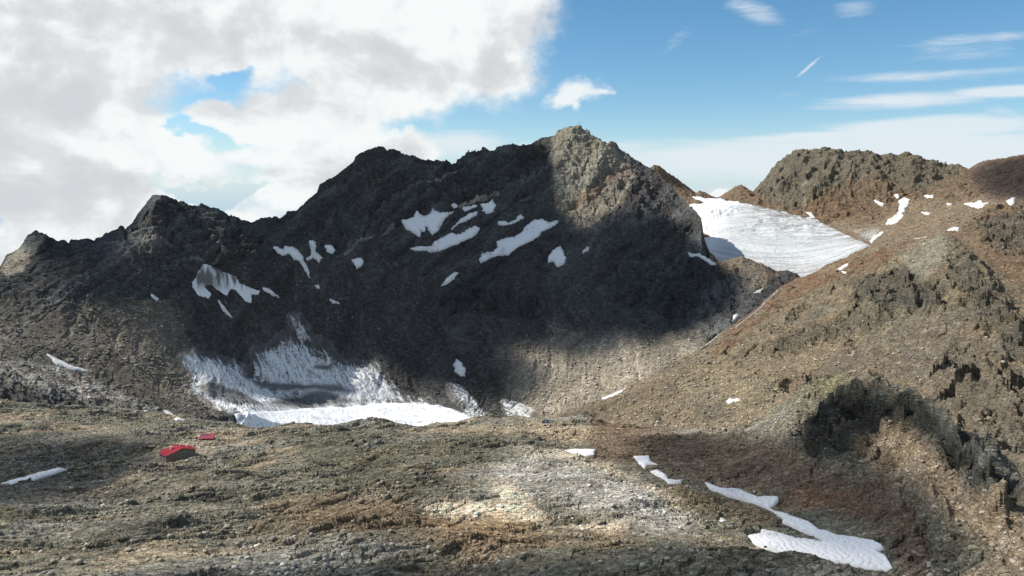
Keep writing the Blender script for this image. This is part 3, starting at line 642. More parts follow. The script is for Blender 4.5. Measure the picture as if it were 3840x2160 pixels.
def grid_object(name, facesel, Zv, colr, mat, offset=None):
    """facesel: (NA-1, NR-1) bool; builds a mesh from the polar grid"""
    fi = np.flatnonzero(facesel)
    c = fi // (NR - 1); k = fi % (NR - 1)
    v00 = c * NR + k; v10 = v00 + NR; v11 = v10 + 1; v01 = v00 + 1
    q = np.stack([v00, v10, v11, v01], 1)
    used = np.zeros(NA * NR, bool); used[q.ravel()] = True
    ids = np.flatnonzero(used)
    remap = np.zeros(NA * NR, np.int32); remap[ids] = np.arange(len(ids))
    q = remap[q].astype(np.int32)
    co = np.stack([X.ravel()[ids], Y.ravel()[ids], Zv.ravel()[ids]], 1).astype(F32)
    me = bpy.data.meshes.new(name)
    me.vertices.add(len(ids)); me.vertices.foreach_set('co', co.ravel())
    me.loops.add(len(q) * 4); me.loops.foreach_set('vertex_index', q.ravel())
    me.polygons.add(len(q)); me.polygons.foreach_set('loop_start', np.arange(0, len(q) * 4, 4, dtype=np.int32))
    me.update(calc_edges=False)
    at = me.attributes.new('tint', 'FLOAT_COLOR', 'POINT')
    cc = np.ones((len(ids), 4), F32); cc[:, :3] = colr.reshape(-1, 3)[ids]
    at.data.foreach_set('color', cc.ravel())
    me.materials.append(mat)
    o = bpy.data.objects.new(name, me); COL.objects.link(o)
    return o

# ------------------------------------------------------------------ materials
def mat_ground(name, bump=1.0, var=0.5, rough=0.95, scale=1.0, crack=0.12, cell=0.42):
    m = bpy.data.materials.new(name); m.use_nodes = True
    nt = m.node_tree; ns = nt.nodes; ls = nt.links
    b = ns['Principled BSDF']; b.inputs['Roughness'].default_value = rough
    b.inputs['Specular IOR Level'].default_value = 0.15
    at = ns.new('ShaderNodeAttribute'); at.attribute_name = 'tint'
    geo = ns.new('ShaderNodeNewGeometry')
    nz = ns.new('ShaderNodeTexNoise'); nz.inputs['Scale'].default_value = 0.55 * scale; nz.inputs['Detail'].default_value = 5; nz.inputs['Roughness'].default_value = 0.7
    ls.new(geo.outputs['Position'], nz.inputs['Vector'])
    mr = ns.new('ShaderNodeMapRange'); mr.inputs[1].default_value = 0.3; mr.inputs[2].default_value = 0.7
    mr.inputs[3].default_value = 1 - var * .5; mr.inputs[4].default_value = 1 + var * .5
    ls.new(nz.outputs[0], mr.inputs[0])
    mp0 = ns.new('ShaderNodeMapping'); mp0.inputs['Rotation'].default_value = (0, .25, .3); mp0.inputs['Scale'].default_value = (.7, .8, 1.3); ls.new(geo.outputs['Position'], mp0.inputs['Vector'])
    fac = mr.outputs[0]
    for sc_, lo_, hi_ in ((.36, 1 - cell * .7, 1 + cell * .7), (1.1, 1 - cell, 1 + cell * 1.15)):
        vc = ns.new('ShaderNodeTexVoronoi'); vc.inputs['Scale'].default_value = sc_ * scale; ls.new(mp0.outputs[0], vc.inputs['Vector'])
        sx_ = ns.new('ShaderNodeSeparateColor'); ls.new(vc.outputs['Color'], sx_.inputs[0])
        m3 = ns.new('ShaderNodeMapRange'); m3.inputs[3].default_value = lo_; m3.inputs[4].default_value = hi_; ls.new(sx_.outputs[0], m3.inputs[0])
        mu = ns.new('ShaderNodeMath'); mu.operation = 'MULTIPLY'; ls.new(fac, mu.inputs[0]); ls.new(m3.outputs[0], mu.inputs[1]); fac = mu.outputs[0]
    mx = ns.new('ShaderNodeVectorMath'); mx.operation = 'SCALE'
    ls.new(at.outputs['Color'], mx.inputs[0]); ls.new(fac, mx.inputs['Scale'])
    ls.new(mx.outputs[0], b.inputs['Base Color'])
    # strata: thin beds rising to the right, cut by joints
    mp = ns.new('ShaderNodeMapping'); mp.inputs['Rotation'].default_value = (0, .32, .35); mp.inputs['Scale'].default_value = (.30, .8, 1.9)
    ls.new(geo.outputs['Position'], mp.inputs['Vector'])
    n2_ = ns.new('ShaderNodeTexNoise'); n2_.inputs['Scale'].default_value = .22 * scale; n2_.inputs['Detail'].default_value = 7; n2_.inputs['Roughness'].default_value = .72; n2_.inputs['Distortion'].default_value = .4
    ls.new(mp.outputs[0], n2_.inputs['Vector'])
    vo = ns.new('ShaderNodeTexVoronoi'); vo.feature = 'DISTANCE_TO_EDGE'; vo.inputs['Scale'].default_value = 0.30 * scale
    ls.new(mp.outputs[0], vo.inputs['Vector'])
    mr2 = ns.new('ShaderNodeMapRange'); mr2.inputs[1].default_value = 0; mr2.inputs[2].default_value = .10; mr2.inputs[3].default_value = 0; mr2.inputs[4].default_value = crack
    ls.new(vo.outputs['Distance'], mr2.inputs[0])
    ad = ns.new('ShaderNodeMath'); ad.operation = 'ADD'; ls.new(n2_.outputs[0], ad.inputs[0]); ls.new(mr2.outputs[0], ad.inputs[1])
    bp = ns.new('ShaderNodeBump'); bp.inputs['Strength'].default_value = min(1, bump); bp.inputs['Distance'].default_value = 6.0 / scale * max(1, bump)
    ls.new(ad.outputs[0], bp.inputs['Height']); ls.new(bp.outputs[0], b.inputs['Normal'])
    return m
M_rock = mat_ground('plateau_rock', 1.0, 0.55, crack=.2, cell=.34)
M_far = mat_ground('mountain_rock', 1.0, 0.55, scale=.6, crack=.14, cell=.24)
M_snow = mat_ground('old_snow', 0.05, 0.10, 0.7, 2.0, 0.0, 0.0)
M_ice = mat_ground('glacier_ice', 0.22, 0.35, 0.6, 0.6, 0.02, 0.06)

def mat_plain(name, col, rough=0.7, metal=0.0, var=0.12, sc=3.0):
    m = bpy.data.materials.new(name); m.use_nodes = True
    nt = m.node_tree; b = nt.nodes['Principled BSDF']
    b.inputs['Roughness'].default_value = rough; b.inputs['Metallic'].default_value = metal
    nz = nt.nodes.new('ShaderNodeTexNoise'); nz.inputs['Scale'].default_value = sc; nz.inputs['Detail'].default_value = 4
    tc = nt.nodes.new('ShaderNodeTexCoord'); nt.links.new(tc.outputs['Object'], nz.inputs['Vector'])
    cr = nt.nodes.new('ShaderNodeValToRGB')
    cr.color_ramp.elements[0].position = .3; cr.color_ramp.elements[1].position = .7
    cr.color_ramp.elements[0].color = (*[c * (1 - var) for c in col], 1); cr.color_ramp.elements[1].color = (*[min(1, c * (1 + var)) for c in col], 1)
    nt.links.new(nz.outputs[0], cr.inputs[0]); nt.links.new(cr.outputs[0], b.inputs['Base Color'])
    return m

# ------------------------------------------------------------------ terrain objects
print('terrain objects')
ft = top[:-1, :-1]
names = ['rocky_plateau', 'cirque_wall', 'mountain_spur', 'upper_basin']
rcs = [rcFG, rcW, rcS, rcD]
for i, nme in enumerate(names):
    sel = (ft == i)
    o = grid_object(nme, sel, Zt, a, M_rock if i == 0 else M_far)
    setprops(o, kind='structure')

# ------------------------------------------------------------------ snow patches
print('snow')
for (lab, poly, T, ang, dirt, lays), (idx, sd) in zip(SNOW, snow_sel):
    inside = np.zeros(NA * NR, bool); inside[idx[sd > -3.0]] = True
    ins = inside.reshape(NA, NR)
    fs = ins[:-1, :-1] & ins[1:, :-1] & ins[1:, 1:] & ins[:-1, 1:]
    if fs.sum() < 3:
        inside[idx[sd > -9.0]] = True; ins = inside.reshape(NA, NR)
        fs = ins[:-1, :-1] & ins[1:, :-1] & ins[1:, 1:] & ins[:-1, 1:]
        sd = sd + 4
    if not fs.any():
        print('no faces', lab); continue
    # keep the connected main piece
    todo = set(np.flatnonzero(fs).tolist()); bestc = []
    W_ = NR - 1
    while todo:
        st_ = [todo.pop()]; comp = [st_[0]]
        while st_:
            q_ = st_.pop()
            for nb in (q_ - 1, q_ + 1, q_ - W_, q_ + W_):
                if nb in todo: todo.remove(nb); st_.append(nb); comp.append(nb)
        if len(comp) > len(bestc): bestc = comp
    fs = np.zeros(fs.size, bool); fs[bestc] = True; fs = fs.reshape(NA - 1, NR - 1)
    zz = np.zeros(NA * NR, F32)
    # relief under the patch + a lens of snow
    t = T * np.sqrt(np.clip((sd + 1.0) / 9.0, 0, 1)) + np.where(sd < -1, -0.45 + 0 * sd, 0.06)
    zz[idx] = Zt.ravel()[idx] + t
    cc = np.zeros((NA * NR, 3), F32); cc[idx] = C(.77, .765, .76)
    if dirt > 0:
        st = fbm(lat.ravel()[idx] * 1.0, R[idx % NR] * 0.12, 9, 3, 300, ridge=True)
        up = sm(1105, 1045, PY.ravel()[idx])
        k = np.clip(sm(-.1, .5, st) * up * 1.3 + .1 * up, 0, 1)
        cc[idx] = cc[idx] * (1 - k[:, None]) + C(.16, .15, .14) * k[:, None]
    else:
        dn = sm(.15, .5, NW.ravel()[idx] + .25 * noise(X.ravel()[idx] / 9, Y.ravel()[idx] / 9, 310)) * .22
        rim = sm(9, 0, sd + 5 * noise(X.ravel()[idx] / 4, Y.ravel()[idx] / 4, 311)) * .38
        cc[idx] *= (1 - dn)[:, None]
        cc[idx] = cc[idx] * (1 - rim[:, None]) + C(.25, .23, .20) * rim[:, None]
        # melt cups of old snow
        bb, _ = blocks(X.ravel()[idx], Y.ravel()[idx], 2.6, 9)
        zz[idx] += 0.35 * sm(0, .5, bb) * sm(2, 8, sd) * (R[idx % NR] < 600)
    o = grid_object('snow_patch', fs, zz.reshape(NA, NR), cc, M_snow)
    for p in o.data.polygons: p.use_smooth = True
    setprops(o, lab, 'snow patch', 'snow patches left on the slopes')

# ------------------------------------------------------------------ glaciers
print('glaciers')
def glacier(name, sel, T, colf, lab):
    idx, sd = sel
    c3, rel, keep = colf(idx, sd)
    inside = np.zeros(NA * NR, bool); inside[idx[(sd > -4) & keep]] = True
    ins = inside.reshape(NA, NR)
    fs = ins[:-1, :-1] & ins[1:, :-1] & ins[1:, 1:] & ins[:-1, 1:]
    zz = np.zeros(NA * NR, F32); cc = np.zeros((NA * NR, 3), F32)
    zz[idx] = Zt.ravel()[idx] + T * np.sqrt(np.clip((sd + 2) / 24, 0, 1)) + np.where(sd < -2, -0.5, 0.08) + rel
    cc[idx] = c3
    o = grid_object(name, fs, zz.reshape(NA, NR), cc, M_ice)
    setprops(o, lab, 'glacier')
    return o

def low_ice(idx, sd):
    x = X.ravel()[idx]; y = Y.ravel()[idx]; px = PX.ravel()[idx]; py = PY.ravel()[idx]
    nw = NW.ravel()[idx]; m1 = n1.ravel()[idx]
    ice = np.broadcast_to(C(.66, .68, .69), (len(idx), 3)).copy()
    deb = a.reshape(-1, 3)[idx] * .92
    # melt channels run down the apron and bend to the right
    q = x * 1.0 + 0.55 * y + 15 * noise(x / 70, y / 70, 400) + 3.2 * noise(x / 13, y / 13, 401)
    st = fbm(q, y * 0.11 + x * .03, 9.0, 4, 410, gain=.7, ridge=True)
    st2 = fbm(x + y * .2, y - x * .4, 8, 3, 420, gain=.7, ridge=True)
    tongue = sdist(px, py, [(870, 1566), (1000, 1547), (1150, 1537), (1280, 1532), (1400, 1516), (1560, 1513), (1650, 1522), (1740, 1552), (1800, 1590), (1700, 1700), (900, 1700)])
    clean = sm(-9, 10, tongue + 9 * nw)
    D = np.zeros(len(idx), F32)
    for pl, sf in (([(980, 1330), (1080, 1270), (1180, 1290), (1270, 1360), (1390, 1385), (1490, 1460), (1560, 1500), (1640, 1520), (1300, 1540), (1050, 1500), (960, 1430)], 62),
                   ([(690, 1335), (800, 1345), (900, 1390), (1000, 1460), (1150, 1550), (900, 1575), (790, 1525), (720, 1450)], 46),
                   ([(1670, 1430), (1730, 1445), (1800, 1520), (1850, 1575), (1760, 1575), (1700, 1500)], 16), ([(1880, 1495), (1950, 1500), (2010, 1540), (1990, 1585), (1900, 1585)], 15),
                   ([(1090, 1190), (1120, 1190), (1180, 1290), (1130, 1290)], 30)):
        D = np.maximum(D, sm(-sf, sf * .8, sdist(px, py, pl) + sf * .8 * nw) * (.66 if sf < 20 else .84 if sf > 50 else .95))
    D = np.maximum(D, clean)
    q2 = x + .55 * y
    k = sm(-.15, .45, .9 * st + .55 * st2 + .80 - 1.35 * D + .25 * sm(1400, 1230, py))
    ln = fbm(q + 2 * nw, y * 0.16 + x * .02, 6.5, 3, 440, gain=.7, ridge=True)
    pep = noise(x / 3.2, y / 2.6, 450)
    k = np.maximum(k, .9 * sm(.30, .46, ln + .12 * nw + .10 * sm(1420, 1250, py)))
    k = np.maximum(k, .85 * sm(.2, .4, pep - .3 * D + .3 * nw) * (1 - .6 * clean))
    for pts, wd in (([(930, 1425), (1010, 1440), (1120, 1447), (1250, 1450), (1340, 1480), (1280, 1475), (1150, 1465), (1060, 1475), (960, 1455)], 10),
                    ([(1060, 1500), (1200, 1470), (1300, 1500), (1380, 1512), (1200, 1530), (1050, 1535), (980, 1520)], 14),
                    ([(1180, 1375), (1250, 1380), (1230, 1395), (1170, 1390)], 8), ([(1560, 1440), (1640, 1440), (1720, 1500), (1780, 1545), (1700, 1540), (1620, 1500)], 16),
                    ([(1800, 1545), (1840, 1500), (1870, 1520), (1900, 1560), (1880, 1590), (1830, 1570)], 10), ([(740, 1460), (800, 1440), (900, 1480), (1000, 1530), (900, 1530), (800, 1500)], 8)):
        k = np.maximum(k, .92 * sm(-wd, wd, sdist(px, py, pts) + wd * .9 * nw))
    k = k * (1 - clean)
    crk = fbm(x * .30 + y * 1.2, (x - y * .3) * .5, 17, 4, 430, gain=.6, ridge=True)
    k = np.maximum(k, clean * .55 * sm(.33, .5, crk + .3 * m1))
    wh = np.broadcast_to(C(.86, .88, .90), ice.shape)
    ice = ice + (wh - ice) * clean[:, None]
    k = np.clip(k, 0, 1)[:, None]
    rel = (0.9 * st * (1 - clean) * D - 3.4 * (1 - D)).astype(F32)
    return ice * (1 - k) + deb * k, rel, D > .05
glacier('glacier', gl_sel[0], 3.0, low_ice, 'lower glacier under the dark wall, streaked with grey debris, bright flat tongue at its foot')

def up_ice(idx, sd):
    x = X.ravel()[idx]; y = Y.ravel()[idx]; px = PX.ravel()[idx]; py = PY.ravel()[idx]; nw = NW.ravel()[idx]
    ice = np.broadcast_to(C(.50, .52, .53), (len(idx), 3)).copy()
    # arcs of the ice flow
    cx, cy = X.ravel()[idx] - 610, Y.ravel()[idx] - 1990
    rr = np.hypot(cx * 1.0, cy * 0.75) + 14 * noise(x / 120, y / 120, 500)
    arc = fbm(rr, np.arctan2(cy, cx) * 14, 15, 3, 510, gain=.6, ridge=True)
    st = fbm(x * .25 + y + 22 * noise(x / 95, y / 95, 521) + 5 * noise(x / 22, y / 22, 522), x * .16 + y * .2, 17, 5, 520, gain=.7, ridge=True)
    m = sm(890, 960, py)
    str_ = st * (1 - m) + arc * m
    ice *= (1 - .30 * sm(0, .5, str_) + .16 * sm(0, .6, -str_))[:, None]
    fresh = np.clip(sm(800, 740, py) + sm(2790, 2680, px + (py - 800) * .3) * .8, 0, 1)
    ice = ice + (C(.86, .87, .88) - ice) * (fresh * .8)[:, None]
    drt = sm(.0, .5, st + .1) * sm(100, 5, sd + 25 * nw) * .85 * sm(2750, 2850, px)
    drt = np.maximum(drt, .75 * sm(26, 2, sd + 20 * nw) * sm(900, 960, py))
    drt = np.maximum(drt, .5 * sm(.35, .6, noise(x / 11, y / 7, 540)) * sm(.0, .4, nw))
    drt = np.clip(drt, 0, 1)[:, None]
    return ice * (1 - drt) + C(.20, .18, .155) * drt, (0.5 * str_).astype(F32), sd > -99
glacier('glacier', gl_sel[1], 5.0, up_ice, 'upper glacier filling the saddle right of the peak, banded white ice')

# ------------------------------------------------------------------ loose stones
print('stones')
phi = (1 + 5 ** .5) / 2
ICO = np.array([(-1, phi, 0), (1, phi, 0), (-1, -phi, 0), (1, -phi, 0), (0, -1, phi), (0, 1, phi), (0, -1, -phi), (0, 1, -phi), (phi, 0, -1), (phi, 0, 1), (-phi, 0, -1), (-phi, 0, 1)]) / 1.902
ICF = np.array([(0, 11, 5), (0, 5, 1), (0, 1, 7), (0, 7, 10), (0, 10, 11), (1, 5, 9), (5, 11, 4), (11, 10, 2), (10, 7, 6), (7, 1, 8), (3, 9, 4), (3, 4, 2), (3, 2, 6), (3, 6, 8), (3, 8, 9), (4, 9, 5), (2, 4, 11), (6, 2, 10), (8, 6, 7), (9, 8, 1)])
def stones(name, n, wgt, smin, smax, powr, bright, seed):
    rg = np.random.RandomState(seed)
    w_ = (wgt * (smooth < .05) * VIS * (np.abs(AZg) < edge) * Rg ** .3).ravel()
    w_ = w_.astype(float); w_ /= w_.sum()
    ids = np.searchsorted(np.cumsum(w_), rg.rand(n)); ids = np.clip(ids, 0, NA * NR - 1)
    sz = (smin + (smax - smin) * rg.rand(n) ** powr)
    pos_ = np.stack([X.ravel()[ids], Y.ravel()[ids], Zt.ravel()[ids] + .12 * sz], 1)
    sc = sz[:, None] * (0.65 + .7 * rg.rand(n, 3)) * np.array([1.15, 1, .62])
    V = np.clip(ICO[None] * (0.7 + .8 * rg.rand(n, 12, 1)), -.62, .62) * 1.3 * sc[:, None, :] * .5
    an = rg.rand(n) * 6.283; c_, s_ = np.cos(an)[:, None], np.sin(an)[:, None]
    V = np.stack([V[..., 0] * c_ - V[..., 1] * s_, V[..., 0] * s_ + V[..., 1] * c_, V[..., 2]], -1) + pos_[:, None]
    Fc = ICF[None] + (np.arange(n) * 12)[:, None, None]
    me = bpy.data.meshes.new(name)
    me.vertices.add(n * 12); me.vertices.foreach_set('co', V.astype(F32).ravel())
    me.loops.add(n * 60); me.loops.foreach_set('vertex_index', Fc.astype(np.int32).ravel())
    me.polygons.add(n * 20); me.polygons.foreach_set('loop_start', np.arange(0, n * 60, 3, dtype=np.int32))
    me.update(calc_edges=False)
    at = me.attributes.new('tint', 'FLOAT_COLOR', 'POINT')
    base_ = a.reshape(-1, 3)[ids] * (.75 + bright * rg.rand(n, 1) ** 2); base_ = base_ + (base_.mean(1, keepdims=True) - base_) * .35
    cc = np.ones((n, 12, 4), F32); cc[..., :3] = np.clip(base_, 0, .6)[:, None]
    at.data.foreach_set('color', cc.ravel())
    me.materials.append(M_stones)
    o = bpy.data.objects.new(name, me); COL.objects.link(o)
    setprops(o, kind='stuff')
    return o
M_stones = mat_ground('loose_stone', .25, .3, crack=.05, cell=.12)
clus = sm(-.05, .5, fbm(X * .6, VV, 30, 4, 700, gain=.6))
o = stones('boulders', 30000, (top == 0) * (.10 + clus + .8 * scree) * (Rg / 400) ** 1.5, .3, 2.3, 6.0, .7, 11)
setprops(o, 'loose boulders and rubble strewn over the rocky plateau', 'boulders')
o = stones('boulders', 26000, ((top == 1) | (top == 2) | (top == 3)) * (.05 + scree * (.3 + sm(-.1, .5, n2))), 1.0, 4.6, 7.0, .9, 12)
setprops(o, 'pale rubble scattered over the scree of the bowl and slopes', 'boulders')

# ------------------------------------------------------------------ small mesh kit
import bmesh
def mesh_obj(name, verts, faces, mat, parent=None, loc=None, rotz=0.0):
    me = bpy.data.meshes.new(name); me.from_pydata(verts, [], faces); me.update()
    bm = bmesh.new(); bm.from_mesh(me); bmesh.ops.recalc_face_normals(bm, faces=bm.faces); bm.to_mesh(me); bm.free()
    me.materials.append(mat)
    o = bpy.data.objects.new(name, me); COL.objects.link(o)
    if parent is not None: o.parent = parent
    if loc is not None: o.location = loc
    o.rotation_euler.z = rotz
    return o
def box(x0, x1, y0, y1, z0, z1, base=0):
    v = [(x0, y0, z0), (x1, y0, z0), (x1, y1, z0), (x0, y1, z0), (x0, y0, z1), (x1, y0, z1), (x1, y1, z1), (x0, y1, z1)]
    f = [(0, 3, 2, 1), (4, 5, 6, 7), (0, 1, 5, 4), (1, 2, 6, 5), (2, 3, 7, 6), (3, 0, 4, 7)]
    return v, [tuple(i + base for i in q) for q in f]
def boxes(lst):
    V, Fc = [], []
    for b in lst:
        v, f = box(*b, base=len(V)); V += v; Fc += f
    return V, Fc
def empty(name, loc, rotz, label, cat, group=None):
    e = bpy.data.objects.new(name, None); COL.objects.link(e); e.location = loc; e.rotation_euler.z = rotz
    setprops(e, label, cat, group); return e
def ground_z(x, y):
    a_ = math.atan2(x, y); r_ = math.hypot(x, y)
    c = int(np.argmin(np.abs(AZ - a_))); k = int(np.argmin(np.abs(R - r_)))
    return float(Zt[c, k])

M_red = mat_plain('red_sheet_metal', (.25, .022, .034), .85, 0, .08, 1.5)
M_red.node_tree.nodes['Principled BSDF'].inputs['Specular IOR Level'].default_value = .15
M_stone = mat_plain('rubble_stone', (.17, .155, .13), .95, 0, .35, 1.2)
M_wood = mat_plain('weathered_wood', (.12, .085, .055), .9, 0, .3, 2)
M_glass = mat_plain('dark_pane', (.02, .025, .03), .15)
M_white = mat_plain('white_paint', (.6, .56, .5), .7)
M_shut = mat_plain('window_frame_paint', (.45, .42, .38), .7)
M_solar = mat_plain('solar_cells', (.10, .12, .19), .2, .2)
M_steel = mat_plain('galvanised_steel', (.35, .36, .37), .4, .6)
M_redtrim = mat_plain('dark_red_trim', (.20, .02, .03), .6)

# main hut: local +x along the gable wall (away to the right), local -y towards the viewer's right
ang = math.radians(46)
hut = empty('mountain_hut', HUT + np.array([0, 0, -0.3]), ang, 'large stone mountain hut with a red gabled sheet metal roof and three chimneys', 'mountain hut')
HW, HL, WH, RZ, pk = 12.0, 6.5, 5.4, 3.3, 1.0     # half width, half length, wall height, roof rise, ridge shift
v = []; 
for yy in (-HL, HL):
    v += [(-HW, yy, -4), (HW, yy, -4), (HW, yy, WH), (pk, yy, WH + RZ), (-HW, yy, WH)]
f = [(0, 1, 2, 3, 4), (9, 8, 7, 6, 5), (0, 4, 9, 5), (1, 6, 7, 2), (0, 5, 6, 1), (4, 3, 8, 9), (3, 2, 7, 8)]
mesh_obj('wall', v, f, M_stone, hut)
def roof_plane(xa, za, xb, zb, y0, y1, t=.18):
    v = [(xa, y0, za), (xb, y0, zb), (xb, y1, zb), (xa, y1, za), (xa, y0, za + t), (xb, y0, zb + t), (xb, y1, zb + t), (xa, y1, za + t)]
    return v, [(0, 3, 2, 1), (4, 5, 6, 7), (0, 1, 5, 4), (1, 2, 6, 5), (2, 3, 7, 6), (3, 0, 4, 7)]
sl = RZ / (HW + pk); sr = RZ / (HW - pk)
v, f = roof_plane(-HW - 1, WH - sl * 1 + .06, pk, WH + RZ + .06, -HL - .9, HL + .9)
v2, f2 = roof_plane(pk + .004, WH + RZ + .06, HW + 1, WH - sr * 1 + .06, -HL - .9, HL + .9)
f2 = [tuple(i + 8 for i in q) for q in f2]
# raised seam strip
roof = mesh_obj('roof', v + v2, f + f2, M_red, hut)
xm = -5.3; zmm = WH + RZ - sl * (pk - xm) + .06
vs, fs_ = roof_plane(-HW - 1, WH - sl + .25, -HW - .7, WH - sl * .7 + .25, -HL - .9, HL + .9, .08)
mesh_obj('gutter', vs, fs_, M_redtrim, roof)
vs, fs_ = roof_plane(-HW - .9, WH - sl * .9 + .245, pk - .2, WH + RZ - sl * .2 + .245, -1.2, -.9, .12)
mesh_obj('seam', vs, fs_, M_redtrim if False else M_red, roof)
def chimney(x, y, h, w=.75):
    zr = WH + RZ - (sl * (pk - x) if x < pk else sr * (x - pk))
    V, Fc = boxes([(x - w, x + w, y - w, y + w, zr - .8, zr + h), ])
    c = mesh_obj('chimney', V, Fc, M_white, roof)
    V, Fc = boxes([(x - w - .2, x + w + .2, y - w - .2, y + w + .2, zr + h + .003, zr + h + .25)])
    mesh_obj('chimney_cap', V, Fc, M_shut, hut)
chimney(-4.4, 1.5, 2.0); chimney(4.2, 3.6, 1.6, .6); chimney(8.4, 0.8, 1.5, .55)
# windows on the shaded gable wall (y = -HL) and on the sunlit end (x = -HW)
def window(x, z, w=.55, h=.65, red=False):
    y = -HL
    V, Fc = boxes([(x - w - .12, x + w + .12, y - .08, y - .003, z - h - .12, z + h + .12)])
    fr = mesh_obj('window', V, Fc, M_redtrim if red else M_shut, hut)
    V, Fc = boxes([(x - w, x + w, y - .12, y - .083, z - h, z + h)])
    mesh_obj('pane', V, Fc, M_glass, fr)
for x_ in (-9.5, -7.0, -4.6, -2.2, 0.2, 2.6, 5.0, 7.4, 9.8): window(x_, 3.9, red=(int(x_ * 10) % 3 == 0))
for x_ in (-8.2, -3.4, 1.4, 6.2): window(x_, 1.5)
V, Fc = boxes([(-5.9, -4.7, -HL - .1, -HL - .003, -0.2, 2.2)]); dr = mesh_obj('door', V, Fc, M_wood, hut)
for y_ in (-4, -1.2, 1.6, 4.2):
    V, Fc = boxes([(-HW - .08, -HW - .003, y_ - .6, y_ + .6, 2.9, 4.2)]); fr = mesh_obj('window', V, Fc, M_shut, hut)
    V, Fc = boxes([(-HW - .12, -HW - .083, y_ - .48, y_ + .48, 3.02, 4.08)]); mesh_obj('pane', V, Fc, M_glass, fr)
for y_ in (-3, 3):
    V, Fc = boxes([(-HW - .1, -HW - .003, y_ - .9, y_ + .9, 0.1, 2.0)]); mesh_obj('gate', V, Fc, M_wood, hut)

hut.scale = (.80, .80, .80); hut.location.z += 1.3
# second hut: single pitch roof towards the viewer, with solar panels
h2 = empty('annex_hut', HUT2 + np.array([0, 0, -0.2]), math.radians(3), 'small low annex hut with red roof and solar panels, beyond the big hut', 'hut')
V = [(-5.8, -2.2, -1.5), (5.8, -2.2, -1.5), (5.8, 2.6, -1.5), (-5.8, 2.6, -1.5), (-5.8, -2.2, 1.6), (5.8, -2.2, 1.6), (5.8, 2.6, 4.0), (-5.8, 2.6, 4.0)]
Fb = [(0, 3, 2, 1), (4, 5, 6, 7), (0, 1, 5, 4), (1, 2, 6, 5), (2, 3, 7, 6), (3, 0, 4, 7)]
mesh_obj('wall', V, Fb, M_redtrim, h2)
V = [(-6.2, -2.7, 1.42), (6.2, -2.7, 1.42), (6.2, 3.0, 4.27), (-6.2, 3.0, 4.27), (-6.2, -2.7, 1.6), (6.2, -2.7, 1.6), (6.2, 3.0, 4.45), (-6.2, 3.0, 4.45)]
rf2 = mesh_obj('roof', V, Fb, mat_plain('faded_red_sheet', (.25, .034, .048), .85, 0, .1, 2), h2)
for i in range(6):
    x_ = -5.2 + i * 1.05
    za, zb = 1.6 + .5 * 3.3, 1.6 + .5 * 4.8
    V = [(x_, .6, za + .05), (x_ + .9, .6, za + .05), (x_ + .9, 2.1, zb + .05), (x_, 2.1, zb + .05), (x_, .6, za + .15), (x_ + .9, .6, za + .15), (x_ + .9, 2.1, zb + .15), (x_, 2.1, zb + .15)]
    mesh_obj('solar_panel', V, Fb, M_solar, rf2)
V, Fc = boxes([(-4.6, -3.7, -2.3, -2.203, 0, 1.4)]); mesh_obj('door', V, Fc, M_white, h2)
for x_ in (-1.8, 1.2, 4.0):
    V, Fc = boxes([(x_ - .4, x_ + .4, -2.27, -2.203, .5, 1.2)]); mesh_obj('window', V, Fc, M_glass, h2)

def place(px, py):
    p = ray_ground(px, py, Zt); return p
# storage shed and bench beside the path
p = place(569, 1681)
sh = empty('storage_shed', p, math.radians(14), 'small brown wooden shed on the path left of the big hut', 'shed')
V, Fc = boxes([(-2.0, 2.0, -.9, .9, -.8, 1.3)]); mesh_obj('wall', V, Fc, M_wood, sh)
V = [(-2.2, -1.2, 1.25), (2.2, -1.2, 1.25), (2.2, 1.2, 1.75), (-2.2, 1.2, 1.75), (-2.2, -1.2, 1.37), (2.2, -1.2, 1.37), (2.2, 1.2, 1.87), (-2.2, 1.2, 1.87)]
mesh_obj('roof', V, Fb, mat_plain('brown_boards', (.17, .13, .09), .9), sh)
V, Fc = boxes([(-.4, .4, -.96, -.903, -.3, 1.1)]); mesh_obj('door', V, Fc, M_redtrim, sh)
h2.scale = (.85, .85, .85)
# cable drum and pipe left of the annex
def cyl(r, h, n=20, axis='y'):
    V = []; Fc = []
    for s_ in (-h / 2, h / 2):
        for i in range(n):
            c_, s2 = r * math.cos(2 * math.pi * i / n), r * math.sin(2 * math.pi * i / n)
            V.append((c_, s_, s2) if axis == 'y' else (s_, c_, s2) if axis == 'x' else (c_, s2, s_))
    Fc.append(tuple(range(n))); Fc.append(tuple(range(2 * n - 1, n - 1, -1)))
    for i in range(n): Fc.append((i, i + n, (i + 1) % n + n, (i + 1) % n))
    return V, Fc
p = place(738, 1648)
dr = empty('cable_drum', p + np.array([0, 0, .7]), 0.3, 'dark cable drum on the ground left of the annex hut', 'cable drum')
for yy in (-.4, .4):
    V, Fc = cyl(.8, .1); mesh_obj('flange', [(x_, y_ + yy, z_) for x_, y_, z_ in V], Fc, M_wood, dr)
V, Fc = cyl(.5, .7); mesh_obj('core', V, Fc, M_steel, dr)
p = place(727, 1650)
V, Fc = cyl(.16, 4.6, 12, 'x'); o = mesh_obj('pipe', V, Fc, M_white, None, p + np.array([0, 0, .25]), .05)
setprops(o, 'pale straight pipe lying left of the cable drum', 'pipe')

